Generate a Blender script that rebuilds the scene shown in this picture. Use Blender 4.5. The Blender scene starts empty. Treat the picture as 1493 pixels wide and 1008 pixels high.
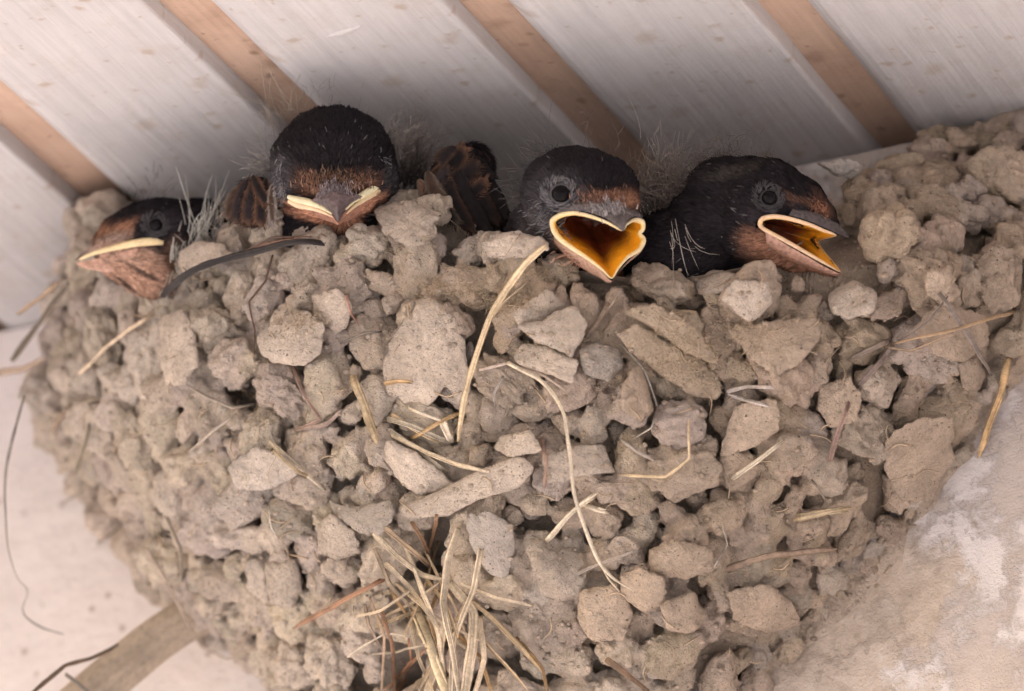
import bpy, bmesh, math, random
import numpy as np
from mathutils import Vector, Matrix
from mathutils.bvhtree import BVHTree

random.seed(7)
RNG = np.random.default_rng(11)
R = math.radians
S = 0.01                                   # everything is designed in centimetres

# ------------------------------------------------------------------ camera frame
TH, PI_ = R(27), R(23)                     # yaw to the left, pitch up
cr = np.array([math.cos(TH), math.sin(TH), 0.0])
cu = np.array([math.sin(TH)*math.sin(PI_), -math.cos(TH)*math.sin(PI_), math.cos(PI_)])
cd = np.array([-math.sin(TH)*math.cos(PI_), math.cos(TH)*math.cos(PI_), math.sin(PI_)])
D0 = 105.0
T = -2.16*cu - 6.5*cd                      # aim point on the nest front; wall/ceiling corner is the x axis
CAM = T - D0*cd
PXCM = 87.8
MB = np.stack([cr, cu, -cd], axis=1)       # columns: right, up, toward camera

def cc(px, py, dep):                       # photo pixel + depth -> camera-aligned cm
    k = 1 + dep/D0
    return np.array([(px-746.5)/PXCM*k, -(py-504)/PXCM*k, -dep])
def c2w(c):
    return np.asarray(c) @ MB.T + T
def W(px, py, dep):
    return c2w(cc(px, py, dep))
def w2p(w):
    c = (np.asarray(w)-T) @ MB
    k = 1 - c[..., 2]/D0
    return np.stack([c[..., 0]/k*PXCM+746.5, 504-c[..., 1]/k*PXCM, -c[..., 2]], axis=-1)

scene = bpy.context.scene
COL = scene.collection
cam_d = bpy.data.cameras.new('camera')
cam = bpy.data.objects.new('camera', cam_d)
COL.objects.link(cam)
scene.camera = cam
cam.matrix_world = Matrix([[cr[0], cu[0], -cd[0], CAM[0]*S], [cr[1], cu[1], -cd[1], CAM[1]*S],
                           [cr[2], cu[2], -cd[2], CAM[2]*S], [0, 0, 0, 1]])
cam_d.sensor_width = 36
cam_d.lens = 36.0*D0/(1493/PXCM)
cam_d.clip_start = 0.02
cam_d.clip_end = 200
cam_d.dof.use_dof = True
cam_d.dof.focus_distance = (D0-0.9)*S
cam_d.dof.aperture_fstop = 15.0

# ------------------------------------------------------------------ world, sun, exposure
SUN_AZ, SUN_EL = R(-140), R(22)            # azimuth measured from +X, counter-clockwise
sun_dir = Vector((math.cos(SUN_AZ)*math.cos(SUN_EL), math.sin(SUN_AZ)*math.cos(SUN_EL), math.sin(SUN_EL)))
world = bpy.data.worlds.new('World')
scene.world = world
world.use_nodes = True
nt = world.node_tree
sky = nt.nodes.new('ShaderNodeTexSky')
sky.sky_type = 'NISHITA'
sky.sun_disc = False
sky.sun_elevation = SUN_EL
sky.sun_rotation = math.pi/2 - SUN_AZ
sky.dust_density = 5.0
sky.ozone_density = 0.6
nt.links.new(sky.outputs[0], nt.nodes['Background'].inputs[0])
nt.nodes['Background'].inputs[1].default_value = 0.11
sl = bpy.data.lights.new('sun', 'SUN')
sl.energy = 5.0
sl.angle = R(16)
sl.color = (1.0, 0.955, 0.94)
so = bpy.data.objects.new('sun', sl)
COL.objects.link(so)
so.rotation_euler = sun_dir.to_track_quat('Z', 'Y').to_euler()
scene.view_settings.view_transform = 'Standard'
scene.view_settings.look = 'None'
scene.view_settings.gamma = 1
scene.view_settings.use_curve_mapping = False
scene.view_settings.exposure = 1.12

# ------------------------------------------------------------------ helpers
def mesh_of(name, V, F, mat, colors=None, smooth=True):
    me = bpy.data.meshes.new(name)
    F = F.tolist() if isinstance(F, np.ndarray) else F
    me.from_pydata([tuple(v) for v in np.asarray(V).tolist()], [], F)
    me.update()
    if smooth:
        me.polygons.foreach_set('use_smooth', [True]*len(me.polygons))
    if colors is not None:
        a = me.color_attributes.new('Col', 'FLOAT_COLOR', 'POINT')
        c = np.ones((len(V), 4), dtype=np.float32)
        c[:, :3] = colors
        a.data.foreach_set('color', c.ravel())
    if mat is not None:
        me.materials.append(mat)
    return me

def mk(name, V, F, mat, parent=None, colors=None, smooth=True, origin=None):
    """V in world cm. Origin at the mesh centre."""
    V = np.asarray(V, dtype=float)
    o3 = V.mean(axis=0) if origin is None else np.asarray(origin, float)
    me = mesh_of(name, (V-o3)*S, F, mat, colors, smooth)
    o = bpy.data.objects.new(name, me)
    COL.objects.link(o)
    if parent is not None:
        o.parent = parent
        po = np.array(parent['_o'])
        o.location = tuple((o3-po)*S)
    else:
        o.location = tuple(o3*S)
    o['_o'] = o3.tolist()
    return o

def empty(name, loc, label, cat, group=None):
    o = bpy.data.objects.new(name, None)
    COL.objects.link(o)
    o.empty_display_size = 0.01
    o.location = tuple(np.asarray(loc)*S)
    o['_o'] = [float(x) for x in loc]
    return tag(o, label, cat, group)

def tag(o, label=None, cat=None, group=None, kind=None):
    if label: o['label'] = label
    if cat: o['category'] = cat
    if group: o['group'] = group
    if kind: o['kind'] = kind
    return o

_perm = np.random.default_rng(3).permutation(256)
_perm = np.concatenate([_perm, _perm, _perm])
_g = np.random.default_rng(4).normal(size=(256, 3))
_g /= np.linalg.norm(_g, axis=1)[:, None]
def noise(P):
    P = np.asarray(P, dtype=float)
    i = np.floor(P).astype(int)
    f = P - i
    u = f*f*f*(f*(f*6-15)+10)
    i &= 255
    def g(dx, dy, dz):
        h = _perm[_perm[_perm[i[..., 0]+dx]+i[..., 1]+dy]+i[..., 2]+dz]
        gg = _g[h]
        return gg[..., 0]*(f[..., 0]-dx)+gg[..., 1]*(f[..., 1]-dy)+gg[..., 2]*(f[..., 2]-dz)
    def L(a, b, t): return a+(b-a)*t
    x0 = L(L(g(0, 0, 0), g(1, 0, 0), u[..., 0]), L(g(0, 1, 0), g(1, 1, 0), u[..., 0]), u[..., 1])
    x1 = L(L(g(0, 0, 1), g(1, 0, 1), u[..., 0]), L(g(0, 1, 1), g(1, 1, 1), u[..., 0]), u[..., 1])
    return L(x0, x1, u[..., 2])*1.6
def smooth(a, b, x):
    t = np.clip((np.asarray(x)-a)/(b-a), 0, 1)
    return t*t*(3-2*t)
def unit(v):
    v = np.asarray(v, float)
    return v/np.maximum(np.linalg.norm(v, axis=-1, keepdims=True), 1e-9)

def ico(sub):
    bm = bmesh.new()
    bmesh.ops.create_icosphere(bm, subdivisions=sub, radius=1)
    bm.verts.ensure_lookup_table()
    V = np.array([v.co[:] for v in bm.verts])
    F = np.array([[v.index for v in f.verts] for f in bm.faces])
    bm.free()
    return unit(V), F
ICO = {k: ico(k) for k in (2, 3, 4, 5)}

# ------------------------------------------------------------------ materials
class NB:
    def __init__(s, name):
        s.m = bpy.data.materials.new(name); s.m.use_nodes = True
        s.t = s.m.node_tree; s.b = s.t.nodes['Principled BSDF']
        s.tc = s.t.nodes.new('ShaderNodeTexCoord')
    def n(s, typ, **kw):
        n = s.t.nodes.new(typ)
        for k, v in kw.items():
            if k.startswith('i_'):
                n.inputs[k[2:].replace('_', ' ')].default_value = v
            else:
                setattr(n, k, v)
        return n
    def l(s, a, b): s.t.links.new(a, b)
    def coord(s, scale=(100, 100, 100)):
        mp = s.n('ShaderNodeMapping'); mp.inputs['Scale'].default_value = scale
        s.l(s.tc.outputs['Object'], mp.inputs[0]); return mp.outputs[0]
    def noise(s, co, scale, detail=4, rough=.55):
        n = s.n('ShaderNodeTexNoise'); n.inputs['Scale'].default_value = scale
        n.inputs['Detail'].default_value = detail; n.inputs['Roughness'].default_value = rough
        s.l(co, n.inputs['Vector']); return n.outputs[0]
    def ramp(s, fac, stops):
        r = s.n('ShaderNodeValToRGB'); e = r.color_ramp.elements
        while len(e) < len(stops): e.new(0.5)
        for k, (p, c) in enumerate(stops):
            e[k].position = p
            e[k].color = (c, c, c, 1) if not isinstance(c, tuple) else (*c, 1)
        s.l(fac, r.inputs[0]); return r.outputs[0]
    def mix(s, fac, a, b, mode='MIX'):
        m = s.n('ShaderNodeMix', data_type='RGBA', blend_type=mode)
        for k, v in ((0, fac), (6, a), (7, b)):
            if isinstance(v, (int, float)): m.inputs[k].default_value = v
            elif isinstance(v, tuple): m.inputs[k].default_value = (*v, 1)
            else: s.l(v, m.inputs[k])
        return m.outputs[2]
    def math(s, op, a, b=None):
        m = s.n('ShaderNodeMath', operation=op)
        for k, v in ((0, a), (1, b)):
            if v is None: continue
            if isinstance(v, (int, float)): m.inputs[k].default_value = v
            else: s.l(v, m.inputs[k])
        return m.outputs[0]
    def bump(s, h, dist, strength=1.0, prev=None):
        b = s.n('ShaderNodeBump'); b.inputs['Distance'].default_value = dist
        b.inputs['Strength'].default_value = strength
        s.l(h, b.inputs['Height'])
        if prev is not None: s.l(prev, b.inputs['Normal'])
        return b.outputs[0]
    def fin(s, col=None, rough=.9, nrm=None, spec=.2, **kw):
        if isinstance(col, tuple): s.b.inputs['Base Color'].default_value = (*col, 1)
        elif col is not None: s.l(col, s.b.inputs['Base Color'])
        if isinstance(rough, (int, float)): s.b.inputs['Roughness'].default_value = rough
        else: s.l(rough, s.b.inputs['Roughness'])
        s.b.inputs['Specular IOR Level'].default_value = spec
        if nrm is not None: s.l(nrm, s.b.inputs['Normal'])
        for k, v in kw.items():
            s.b.inputs[k.replace('_', ' ')].default_value = v
        return s.m
    def attr(s):
        a = s.n('ShaderNodeAttribute', attribute_name='Col'); return a.outputs[0]

def mat_mud():
    s = NB('dried_mud'); co = s.coord()
    a = s.attr()
    n1 = s.ramp(s.noise(co, 1.6, 5, .6), [(.3, .78), (.7, 1.18)])
    c = s.mix(1.0, a, n1, 'MULTIPLY')
    n2 = s.ramp(s.noise(co, 11, 5, .7), [(.3, .80), (.5, 1.0), (.72, 1.14)])
    c = s.mix(1.0, c, n2, 'MULTIPLY')
    # pale chalky grit and brown grit
    gr = s.ramp(s.noise(co, 26, 2, .6), [(.62, 0.0), (.70, 1.0)])
    c = s.mix(s.math('MULTIPLY', gr, .45), c, (.66, .60, .55))
    vo = s.n('ShaderNodeTexVoronoi'); vo.inputs['Scale'].default_value = 3.6; s.l(co, vo.inputs['Vector'])
    sel = s.ramp(s.noise(co, 2.3, 2), [(.5, 0.0), (.6, 1.0)])
    pore = s.math('MULTIPLY', s.ramp(vo.outputs['Distance'], [(.06, 1.0), (.11, 0.0)]), sel)
    vo2 = s.n('ShaderNodeTexVoronoi'); vo2.inputs['Scale'].default_value = 9; s.l(co, vo2.inputs['Vector'])
    pore2 = s.math('MULTIPLY', s.ramp(vo2.outputs['Distance'], [(.09, 1.0), (.17, 0.0)]), s.ramp(s.noise(co, 3.1, 2), [(.5, 0.0), (.58, 1.0)]))
    pp = s.math('MAXIMUM', pore, pore2)
    c = s.mix(s.math('MULTIPLY', pp, .7), c, (.07, .05, .04))
    h = s.math('ADD', s.math('MULTIPLY', s.noise(co, 7, 6, .68), 1.0), s.math('MULTIPLY', pp, -.35))
    nb = s.bump(h, .0018, 1.0)
    nb = s.bump(s.noise(co, 30, 4, .75), .0005, 1.0, nb)
    return s.fin(c, .97, nb, .08)
M_MUD = mat_mud()

def mat_straw():
    s = NB('dry_straw'); co = s.coord()
    a = s.attr()
    n1 = s.ramp(s.noise(co, 4.0, 4, .6), [(.3, .70), (.7, 1.2)])
    c = s.mix(1.0, a, n1, 'MULTIPLY')
    n2 = s.ramp(s.noise(co, 22, 3, .6), [(.35, .8), (.65, 1.1)])
    c = s.mix(1.0, c, n2, 'MULTIPLY')
    return s.fin(c, .6, s.bump(s.noise(co, 30, 3), .0003, .6), .35)
M_STRAW = mat_straw()

def mat_feather():
    s = NB('feather'); co = s.coord()
    c = s.mix(1.0, s.attr(), s.ramp(s.noise(co, 12, 3, .6), [(.3, .75), (.7, 1.2)]), 'MULTIPLY')
    m = s.fin(c, .7, None, .08)
    return m
M_FEA = mat_feather()
def mat_skin():
    s = NB('chick_skin'); co = s.coord()
    c = s.mix(1.0, s.attr(), s.ramp(s.noise(co, 9, 5, .65), [(.3, .65), (.7, 1.25)]), 'MULTIPLY')
    return s.fin(c, .8, s.bump(s.noise(co, 16, 4, .7), .0006, .8), .15)
M_SKIN = mat_skin()
def mat_gape():
    s = NB('gape_flange'); co = s.coord()
    c = s.mix(1.0, s.attr(), s.ramp(s.noise(co, 7, 4, .6), [(.3, .82), (.7, 1.08)]), 'MULTIPLY')
    m = s.fin(c, .42, s.bump(s.noise(co, 14, 3), .0004, .5), .4)
    s.b.inputs['Subsurface Weight'].default_value = .25
    s.b.inputs['Subsurface Radius'].default_value = (.002, .001, .0005)
    return m
M_GAPE = mat_gape()
def mat_mouth():
    s = NB('mouth_lining'); co = s.coord()
    c = s.mix(1.0, s.attr(), s.ramp(s.noise(co, 4, 4, .6), [(.3, .75), (.7, 1.15)]), 'MULTIPLY')
    m = s.fin(c, .33, s.bump(s.noise(co, 6, 3), .0008, .5), .5)
    s.b.inputs['Subsurface Weight'].default_value = .2
    s.b.inputs['Subsurface Radius'].default_value = (.002, .0008, .0003)
    return m
M_MOUTH = mat_mouth()
def mat_beak():
    s = NB('beak_horn'); co = s.coord()
    c = s.mix(1.0, s.attr(), s.ramp(s.noise(co, 14, 4, .6), [(.3, .6), (.7, 1.35)]), 'MULTIPLY')
    return s.fin(c, .45, s.bump(s.noise(co, 14, 3), .0006, .6), .4)
M_BEAK = mat_beak()
M_EYE = NB('wet_black_eye').fin((.005, .004, .005), .06, None, .09)

def mat_wall():
    s = NB('painted_plaster'); co = s.coord()
    mpn = s.n('ShaderNodeMapping'); s.l(co, mpn.inputs[0])
    big = s.noise(co, .55, 12, .72)
    base = s.ramp(s.noise(co, 1.2, 5, .6), [(.3, (.70, .63, .615)), (.7, (.80, .735, .72))])
    # peeled paint: more of it to the right (+x)
    sx = s.n('ShaderNodeSeparateXYZ'); s.l(co, sx.inputs[0])
    gx = s.n('ShaderNodeMapRange'); s.l(sx.outputs[0], gx.inputs[0])
    gx.inputs[1].default_value = 0; gx.inputs[2].default_value = 5; gx.inputs[3].default_value = -.3; gx.inputs[4].default_value = .02
    f = s.math('ADD', big, gx.outputs[0])
    pe = s.ramp(f, [(.485, 0.0), (.55, 1.0)])
    pe2 = s.ramp(s.math('ADD', s.noise(co, 1.1, 10, .72), s.math('MULTIPLY', gx.outputs[0], .9)), [(.53, 0.0), (.60, 1.0)])
    pem = s.math('MAXIMUM', pe, pe2)
    greyc = s.ramp(s.noise(co, .8, 6, .7), [(.35, (.46, .375, .32)), (.6, (.56, .465, .41)), (.75, (.42, .335, .28))])
    c = s.mix(s.math('MULTIPLY', pem, .72), base, greyc)
    cx = s.n('ShaderNodeCombineXYZ'); s.l(sx.outputs[0], cx.inputs[0]); s.l(sx.outputs[2], cx.inputs[1])
    # mud smeared on the plaster beside the nest
    vs = s.n('ShaderNodeVectorMath', operation='SUBTRACT'); s.l(co, vs.inputs[0]); vs.inputs[1].default_value = (5.6, 0, -8.6)
    vl = s.n('ShaderNodeVectorMath', operation='LENGTH'); s.l(vs.outputs[0], vl.inputs[0])
    sm = s.ramp(s.math('ADD', s.math('MULTIPLY', vl.outputs['Value'], .2), s.math('MULTIPLY', s.noise(co, .8, 8, .65), .9)), [(.88, 1.0), (.97, 0.0)])
    mudw = s.ramp(s.noise(co, 1.8, 7, .7), [(.35, (.46, .36, .28)), (.55, (.60, .49, .40)), (.7, (.70, .60, .53))])
    c = s.mix(s.math('MULTIPLY', sm, .85), c, mudw)
    pem = s.math('SUBTRACT', pem, s.math('MULTIPLY', sm, 1.2))
    sp = s.n('ShaderNodeTexVoronoi', voronoi_dimensions='2D'); sp.inputs['Scale'].default_value = 1.2; s.l(cx.outputs[0], sp.inputs['Vector'])
    spm = s.math('MULTIPLY', s.ramp(sp.outputs['Distance'], [(.04, 1.0), (.11, 0.0)]), s.ramp(s.noise(co, .9, 3), [(.52, 0.0), (.6, 1.0)]))
    c = s.mix(s.math('MULTIPLY', spm, .6), c, (.30, .22, .17))
    c = s.mix(s.math('MULTIPLY', s.ramp(s.noise(co, 8, 4, .7), [(.6, 0.0), (.75, 1.0)]), .3), c, (.5, .42, .36))
    h = s.math('ADD', s.math('MULTIPLY', pem, -.25), s.math('MULTIPLY', s.noise(co, 2.5, 7, .65), .9))
    nb = s.bump(h, .0011, .8)
    nb = s.bump(s.noise(co, 20, 4, .7), .0003, .5, nb)
    return s.fin(c, .8, nb, .2)
M_WALL = mat_wall()

def mat_board(name, c0, c1, stain, amount):
    s = NB(name)
    co = s.coord(); cs = s.coord((300, 14, 300))
    cs2 = s.coord((1100, 30, 1100))
    base = s.ramp(s.noise(co, .35, 5, .6), [(.3, c0), (.7, c1)])
    st = s.ramp(s.noise(cs, 1.6, 6, .6), [(.30, .90), (.5, 1.0), (.7, 1.03)])
    c = s.mix(.75, base, s.mix(1.0, base, st, 'MULTIPLY'))
    fine = s.ramp(s.noise(cs2, 1, 4, .6), [(.35, .93), (.6, 1.03)])
    c = s.mix(1.0, c, fine, 'MULTIPLY')
    # fly specks and drip stains
    wco = s.n('ShaderNodeVectorMath', operation='ADD'); s.l(co, wco.inputs[0])
    nz = s.n('ShaderNodeTexNoise'); nz.inputs['Scale'].default_value = 3; s.l(co, nz.inputs['Vector'])
    sc = s.n('ShaderNodeVectorMath', operation='SCALE'); sc.inputs['Scale'].default_value = .35; s.l(nz.outputs['Color'], sc.inputs[0]); s.l(sc.outputs[0], wco.inputs[1])
    for scale, lo, hi, thr, am in ((1.0, .05, .13, .50, .60), (2.1, .06, .15, .53, .5), (.45, .05, .14, .5, .42)):
        v = s.n('ShaderNodeTexVoronoi', voronoi_dimensions='2D'); v.inputs['Scale'].default_value = scale; s.l(wco.outputs[0], v.inputs['Vector'])
        m = s.math('MULTIPLY', s.ramp(v.outputs['Distance'], [(lo, 1.0), (hi, 0.0)]), s.ramp(s.noise(co, scale*.8+.3, 3), [(thr, 0.0), (thr+.07, 1.0)]))
        c = s.mix(s.math('MULTIPLY', m, am*amount), c, stain)
    blot = s.ramp(s.noise(co, .9, 6, .7), [(.52, 0.0), (.72, 1.0)])
    c = s.mix(s.math('MULTIPLY', blot, .28*amount), c, stain)
    nb = s.bump(s.noise(cs, 1.6, 6, .6), .0009, .55)
    nb = s.bump(s.noise(co, 12, 5, .7), .0004, .5, nb)
    return s.fin(c, .55, nb, .3)
M_BOARD = mat_board('white_painted_board', (.505, .48, .485), (.585, .56, .56), (.36, .27, .20), 1.0)
M_BACK = mat_board('stained_recess', (.49, .33, .245), (.62, .445, .345), (.22, .13, .08), 1.0)

# ------------------------------------------------------------------ setting: ground, wall, ceiling
def box(x0, x1, y0, y1, z0, z1):
    V = np.array([[x, y, z] for x in (x0, x1) for y in (y0, y1) for z in (z0, z1)], float)
    F = [[0, 1, 3, 2], [4, 6, 7, 5], [0, 4, 5, 1], [2, 3, 7, 6], [0, 2, 6, 4], [1, 5, 7, 3]]
    return V, F
def mat_bounce_ground():
    s = NB('pale_paving'); co = s.coord((1, 1, 1))
    c = s.ramp(s.noise(co, 3, 6, .6), [(.3, (.69, .655, .645)), (.7, (.79, .755, .745))])
    return s.fin(c, .9, None, .2)
V = np.array([[-3000, -3000, -240], [3000, -3000, -240], [3000, 3000, -240], [-3000, 3000, -240]], float)
tag(mk('ground', V, [[0, 1, 2, 3]], mat_bounce_ground(), smooth=False), kind='structure')  # unseen pale sheet, added to bounce daylight up to ceiling and nest

V, F = box(-90, 90, 0, 12, -239.5, -0.05)
wall = mk('plaster_wall', V, F, M_WALL, smooth=False, origin=(0, 0, 0))
tag(wall, 'pale pinkish white plaster wall with peeling patches behind the nest', 'wall')

PITCH, GAP, GX0 = 4.56, 0.80, 2.26
ceil = empty('plank_ceiling', (0, -10, 0.0), 'white plank ceiling with tan recessed gaps running down to the nest', 'ceiling')
V, F = box(-95, 95, -25, 20, 0.34, 2.5)
mk('backing_board', V, F, M_BACK, ceil, smooth=False)
def board(x0, x1, k):
    # rounded long edges, slightly uneven
    n = 50
    ys = np.linspace(-26, 9.0, n)
    prof = [(0, .9), (0, .13), (.05, .03), (.14, 0), (.5, 0), ]
    Vs = []
    w = x1-x0
    pts = [(0, .4), (0, .31), (.10, .22), (.20, .12), (.32, .04), (.46, 0), (w*.6, 0), (w-.06, 0), (w-.02, .02), (w, .06), (w, .4)]
    for y in ys:
        jl = .025*noise(np.array([y*.35, k*7.3, 0.5])) ; jr = .025*noise(np.array([y*.35, k*7.3, 9.5]))
        for (a, z) in pts:
            t = a/w
            Vs.append((x0+a+jl*(1-t)+jr*t, y, z))
    m = len(pts); Fs = []
    for i in range(n-1):
        for j in range(m-1):
            a = i*m+j
            Fs.append([a, a+m, a+m+1, a+1])
    Fs.append(list(range(m))); Fs.append([(n-1)*m+j for j in range(m)][::-1])
    mk('board', Vs, Fs, M_BOARD, ceil, smooth=False)
for k in range(-9, 10):
    x0 = GX0 + k*PITCH + GAP
    board(x0, x0+PITCH-GAP, k)
_c, _s = math.cos(R(5)), math.sin(R(5))
ceil.location = (_s*.10, -_c*.10, 0)     # the boards run 5 degrees off square to the wall
ceil.rotation_euler = (0, 0, R(5))

# a ridge of old paint on one board
def ceil_pt(px, py):
    d = W(px, py, 0)-CAM; p = CAM+d*(-CAM[2]/d[2])
    return np.array([p[0]*_c+p[1]*_s, -p[0]*_s+p[1]*_c, p[2]])
def tube0(C, r, seg=12):
    V_, n = [], len(C); Tn = unit(np.gradient(C, axis=0)); B = unit(np.cross(Tn, [0, 0, 1.]))
    for i in range(n):
        q = math.sin(math.pi*(i+.4)/(n-.2))**.6*(1+.3*noise(C[i][None]*5+3)[0])
        for k in range(seg):
            a = 2*math.pi*k/seg; V_.append(C[i]+B[i]*math.cos(a)*r*q+np.array([0, 0, math.sin(a)*r*q*.5]))
    return np.array(V_), [[i*seg+k, i*seg+(k+1) % seg, (i+1)*seg+(k+1) % seg, (i+1)*seg+k] for i in range(n-1) for k in range(seg)]
a_, b_ = ceil_pt(478, 54), ceil_pt(526, 38)
V, F = tube0(np.array([a_+(b_-a_)*t for t in np.linspace(0, 1, 14)]), .09)
mk('paint_ridge', V, F, M_BOARD, ceil)

# ------------------------------------------------------------------ nest form
CX = 1.0
zt = [-13, -12, -11, -9.5, -8.3, -7.3, -6.5, -5.5, -4.6, -4.1, -2.7, -1.5, 0.2]
aLt = [.6, 1.8, 2.9, 4.1, 5.1, 6.1, 7.2, 7.8, 8.5, 8.9, 9.8, 9.6, 9.0]
aRt = [.5, 1.2, 2.2, 3.6, 5.0, 6.2, 7.0, 7.8, 8.6, 9.3, 10.5, 11.5, 12.]
bt = [.2, .9, 1.8, 2.9, 3.8, 4.5, 5.05, 5.6, 5.95, 6.1, 6.2, 6.1, 5.6]
RX = [-13, -6.3, -5.9, -5.5, -5.0, -4.6, -3.0, -1.3, 0, 1.2, 1.8, 2.5, 3.7, 5.4, 6.8, 7.3, 7.8, 8.2, 14]
RZ = [-.1, -.1, -.3, -2.0, -2.5, -2.1, -2.0, -2.1, -2.3, -2.3, -2.6, -3.4, -3.8, -4.15, -4.0, -3.7, -1.4, -.1, -.1]
def zrim(x): return np.interp(x, RX, RZ)
def Hf(x, z):
    x = np.asarray(x, float); z = np.asarray(z, float)
    a = np.where(x < CX, np.interp(z, zt, aLt), np.interp(z, zt, aRt))
    b = np.interp(z, zt, bt)
    q = 1-((x-CX)/a)**2
    h = b*np.sqrt(np.clip(q, 0, 1))
    h2 = np.interp(z, [-3.9], [1]) * 0
    # right-hand mass slopes back to the wall towards the ceiling
    zz = np.minimum(z, -3.8)
    b38 = np.interp(zz, zt, bt); a38 = np.interp(zz, zt, aRt)
    hb = b38*np.sqrt(np.clip(1-((x-CX)/a38)**2, 0, 1))
    ramp = .25+(np.clip(-z/3.8, 0, 1))**1.15*(hb-.25)
    wgt = smooth(6.4, 7.6, x)*(z > -3.8)
    h = h*(1-wgt)+np.maximum(ramp, .3)*wgt
    P = np.stack([x*.45, z*.45, 0*x+3.3], -1)
    h = h + (.28*noise(P)+.16*noise(P*2.3))*smooth(.2, 1.5, h)
    h = h + 1.0*np.exp(-((x+6.3)/1.2)**2)*np.exp(-((z-.2)/1.5)**2)*(h > .3)
    sk = .07+.16*np.clip(noise(np.stack([x*.9, z*.9, 0*x+8], -1))+.25, 0, 1)+.1*noise(np.stack([x*2.7, z*2.7, 0*x+1], -1))
    edge = np.where(x > CX, a+.4+.8*noise(np.stack([z*.6, x*.1, 0*x], -1))+.25*noise(np.stack([z*2.6, x*.9, 0*x], -1)), a+.1)
    m = smooth(0, .8, edge-np.abs(x-CX))
    h = np.where(h < .02, -.5, h)
    return np.maximum(h, sk*m - .14*(1-m)**2-.003)

def crust(O, N_):
    # crumbly, billowed mud: some lumps smooth, some like cauliflower
    cm = smooth(-.25, .35, noise(O*.8+71)+.25*noise(O*2.1+5))
    rimb = smooth(-5.0, -3.2, O[:, 2])
    cm = np.clip(cm*.45+.40*rimb, 0, 1)
    wp = O+np.stack([noise(O*3+1), noise(O*3+31), noise(O*3+61)], 1)*.06
    d = (.035+.12*cm)*(np.abs(noise(wp*3.1+7))-.2) + (.022+.055*cm)*(np.abs(noise(wp*7.1+17))-.2) + (.008+.018*cm)*(np.abs(noise(O*15+3))-.2) + .03*noise(O*4.3+90)
    pit = np.clip(noise(O*5.2+200)-.55, 0, 1)*.35
    return O + N_*(d-pit)[:, None]
def grid_faces(n, m, flip=False):
    i, j = np.meshgrid(np.arange(n-1), np.arange(m-1), indexing='ij')
    a = (i*m+j).ravel()
    F = np.stack([a, a+1, a+m+1, a+m], 1)
    return F[:, ::-1] if flip else F
nx, nz = 380, 210
xs = np.linspace(-9.5, 13.5, nx)
tt = np.linspace(0, 1, nz)
Xg = np.repeat(xs[:, None], nz, 1)
Zg = zrim(xs)[:, None]*(1-tt) + (-13.2)*tt
Hg = Hf(Xg, Zg)
inset = .80*smooth(.3, 1.2, Hg)
outer = np.stack([Xg, -(Hg-inset), Zg], -1).reshape(-1, 3)
HOLES = [(1262,690,36),(1412,352,20),(1040,952,26),(1336,458,15),(622,800,34),(728,492,14),(575,965,26),(1218,560,14),(905,745,10),(790,800,12),(1090,850,12),(365,585,10),(1475,430,14)]
outer = outer+(crust(outer, np.tile([0, -1., 0], (len(outer), 1)))-outer)*(.9*smooth(.04, .3, Hg.ravel()))[:, None]
_pp = w2p(np.stack([Xg, -Hg, Zg], -1).reshape(-1, 3))
for (hx, hy, hr) in HOLES:
    _d = np.hypot(_pp[:, 0]-hx, _pp[:, 1]-hy)
    outer[:, 1] += np.where(Hg.ravel() > .3, 3.2*(1-smooth(.6, 1.5, _d/hr)), 0)
outer = outer + (noise(outer*2.2)*.06*smooth(.1, .6, Hg.ravel()))[:, None]*np.array([0, -1, 0])
Fo = grid_faces(nx, nz)
# inner bowl
xi = np.linspace(-6.6, 7.6, 90); ti = np.linspace(0, 1, 14)
Xi = np.repeat(xi[:, None], 14, 1)
Zi = zrim(xi)[:, None]*(1-ti) + (-6.0)*ti
Hi = np.maximum(Hf(Xi, Zi)-1.15-.5*ti, .05)
inner = np.stack([Xi, -Hi, Zi], -1).reshape(-1, 3)
Fi = grid_faces(90, 14, True)
top_o = np.stack([xi, -(Hf(xi, zrim(xi))-.2), zrim(xi)], -1)
top_i = inner.reshape(90, 14, 3)[:, 0]
tv = np.concatenate([np.stack([top_o*(1-k)+top_i*k for k in (0, .33, .66, 1)], 1).reshape(-1, 3)])
tv[:, 2] += .0
Ft = grid_faces(90, 4)
MUD_L = np.array([.76, .64, .54]); MUD_R = np.array([.585, .46, .36]); MUD_G = np.array([.69, .60, .53])  # left and right mud tones, light falloff to the right painted in too
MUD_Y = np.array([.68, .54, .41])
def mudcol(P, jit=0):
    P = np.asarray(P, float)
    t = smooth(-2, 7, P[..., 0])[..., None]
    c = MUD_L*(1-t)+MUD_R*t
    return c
nest = empty('mud_nest', (1.0, 0, -3), 'large cup nest of dried mud pellets fixed to the wall under the ceiling', 'bird nest')
V = np.concatenate([outer, inner, tv]); nO, nI = len(outer), len(inner)
F = np.concatenate([Fo, Fi+nO, Ft+nO+nI])
mk('mud_shell', V, F, M_MUD, nest, colors=mudcol(V)*np.where(np.concatenate([Hg.ravel() < .28, np.zeros(len(inner)+len(tv), bool)])[:, None], [1.18, 1.2, 1.24], .85))

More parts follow.
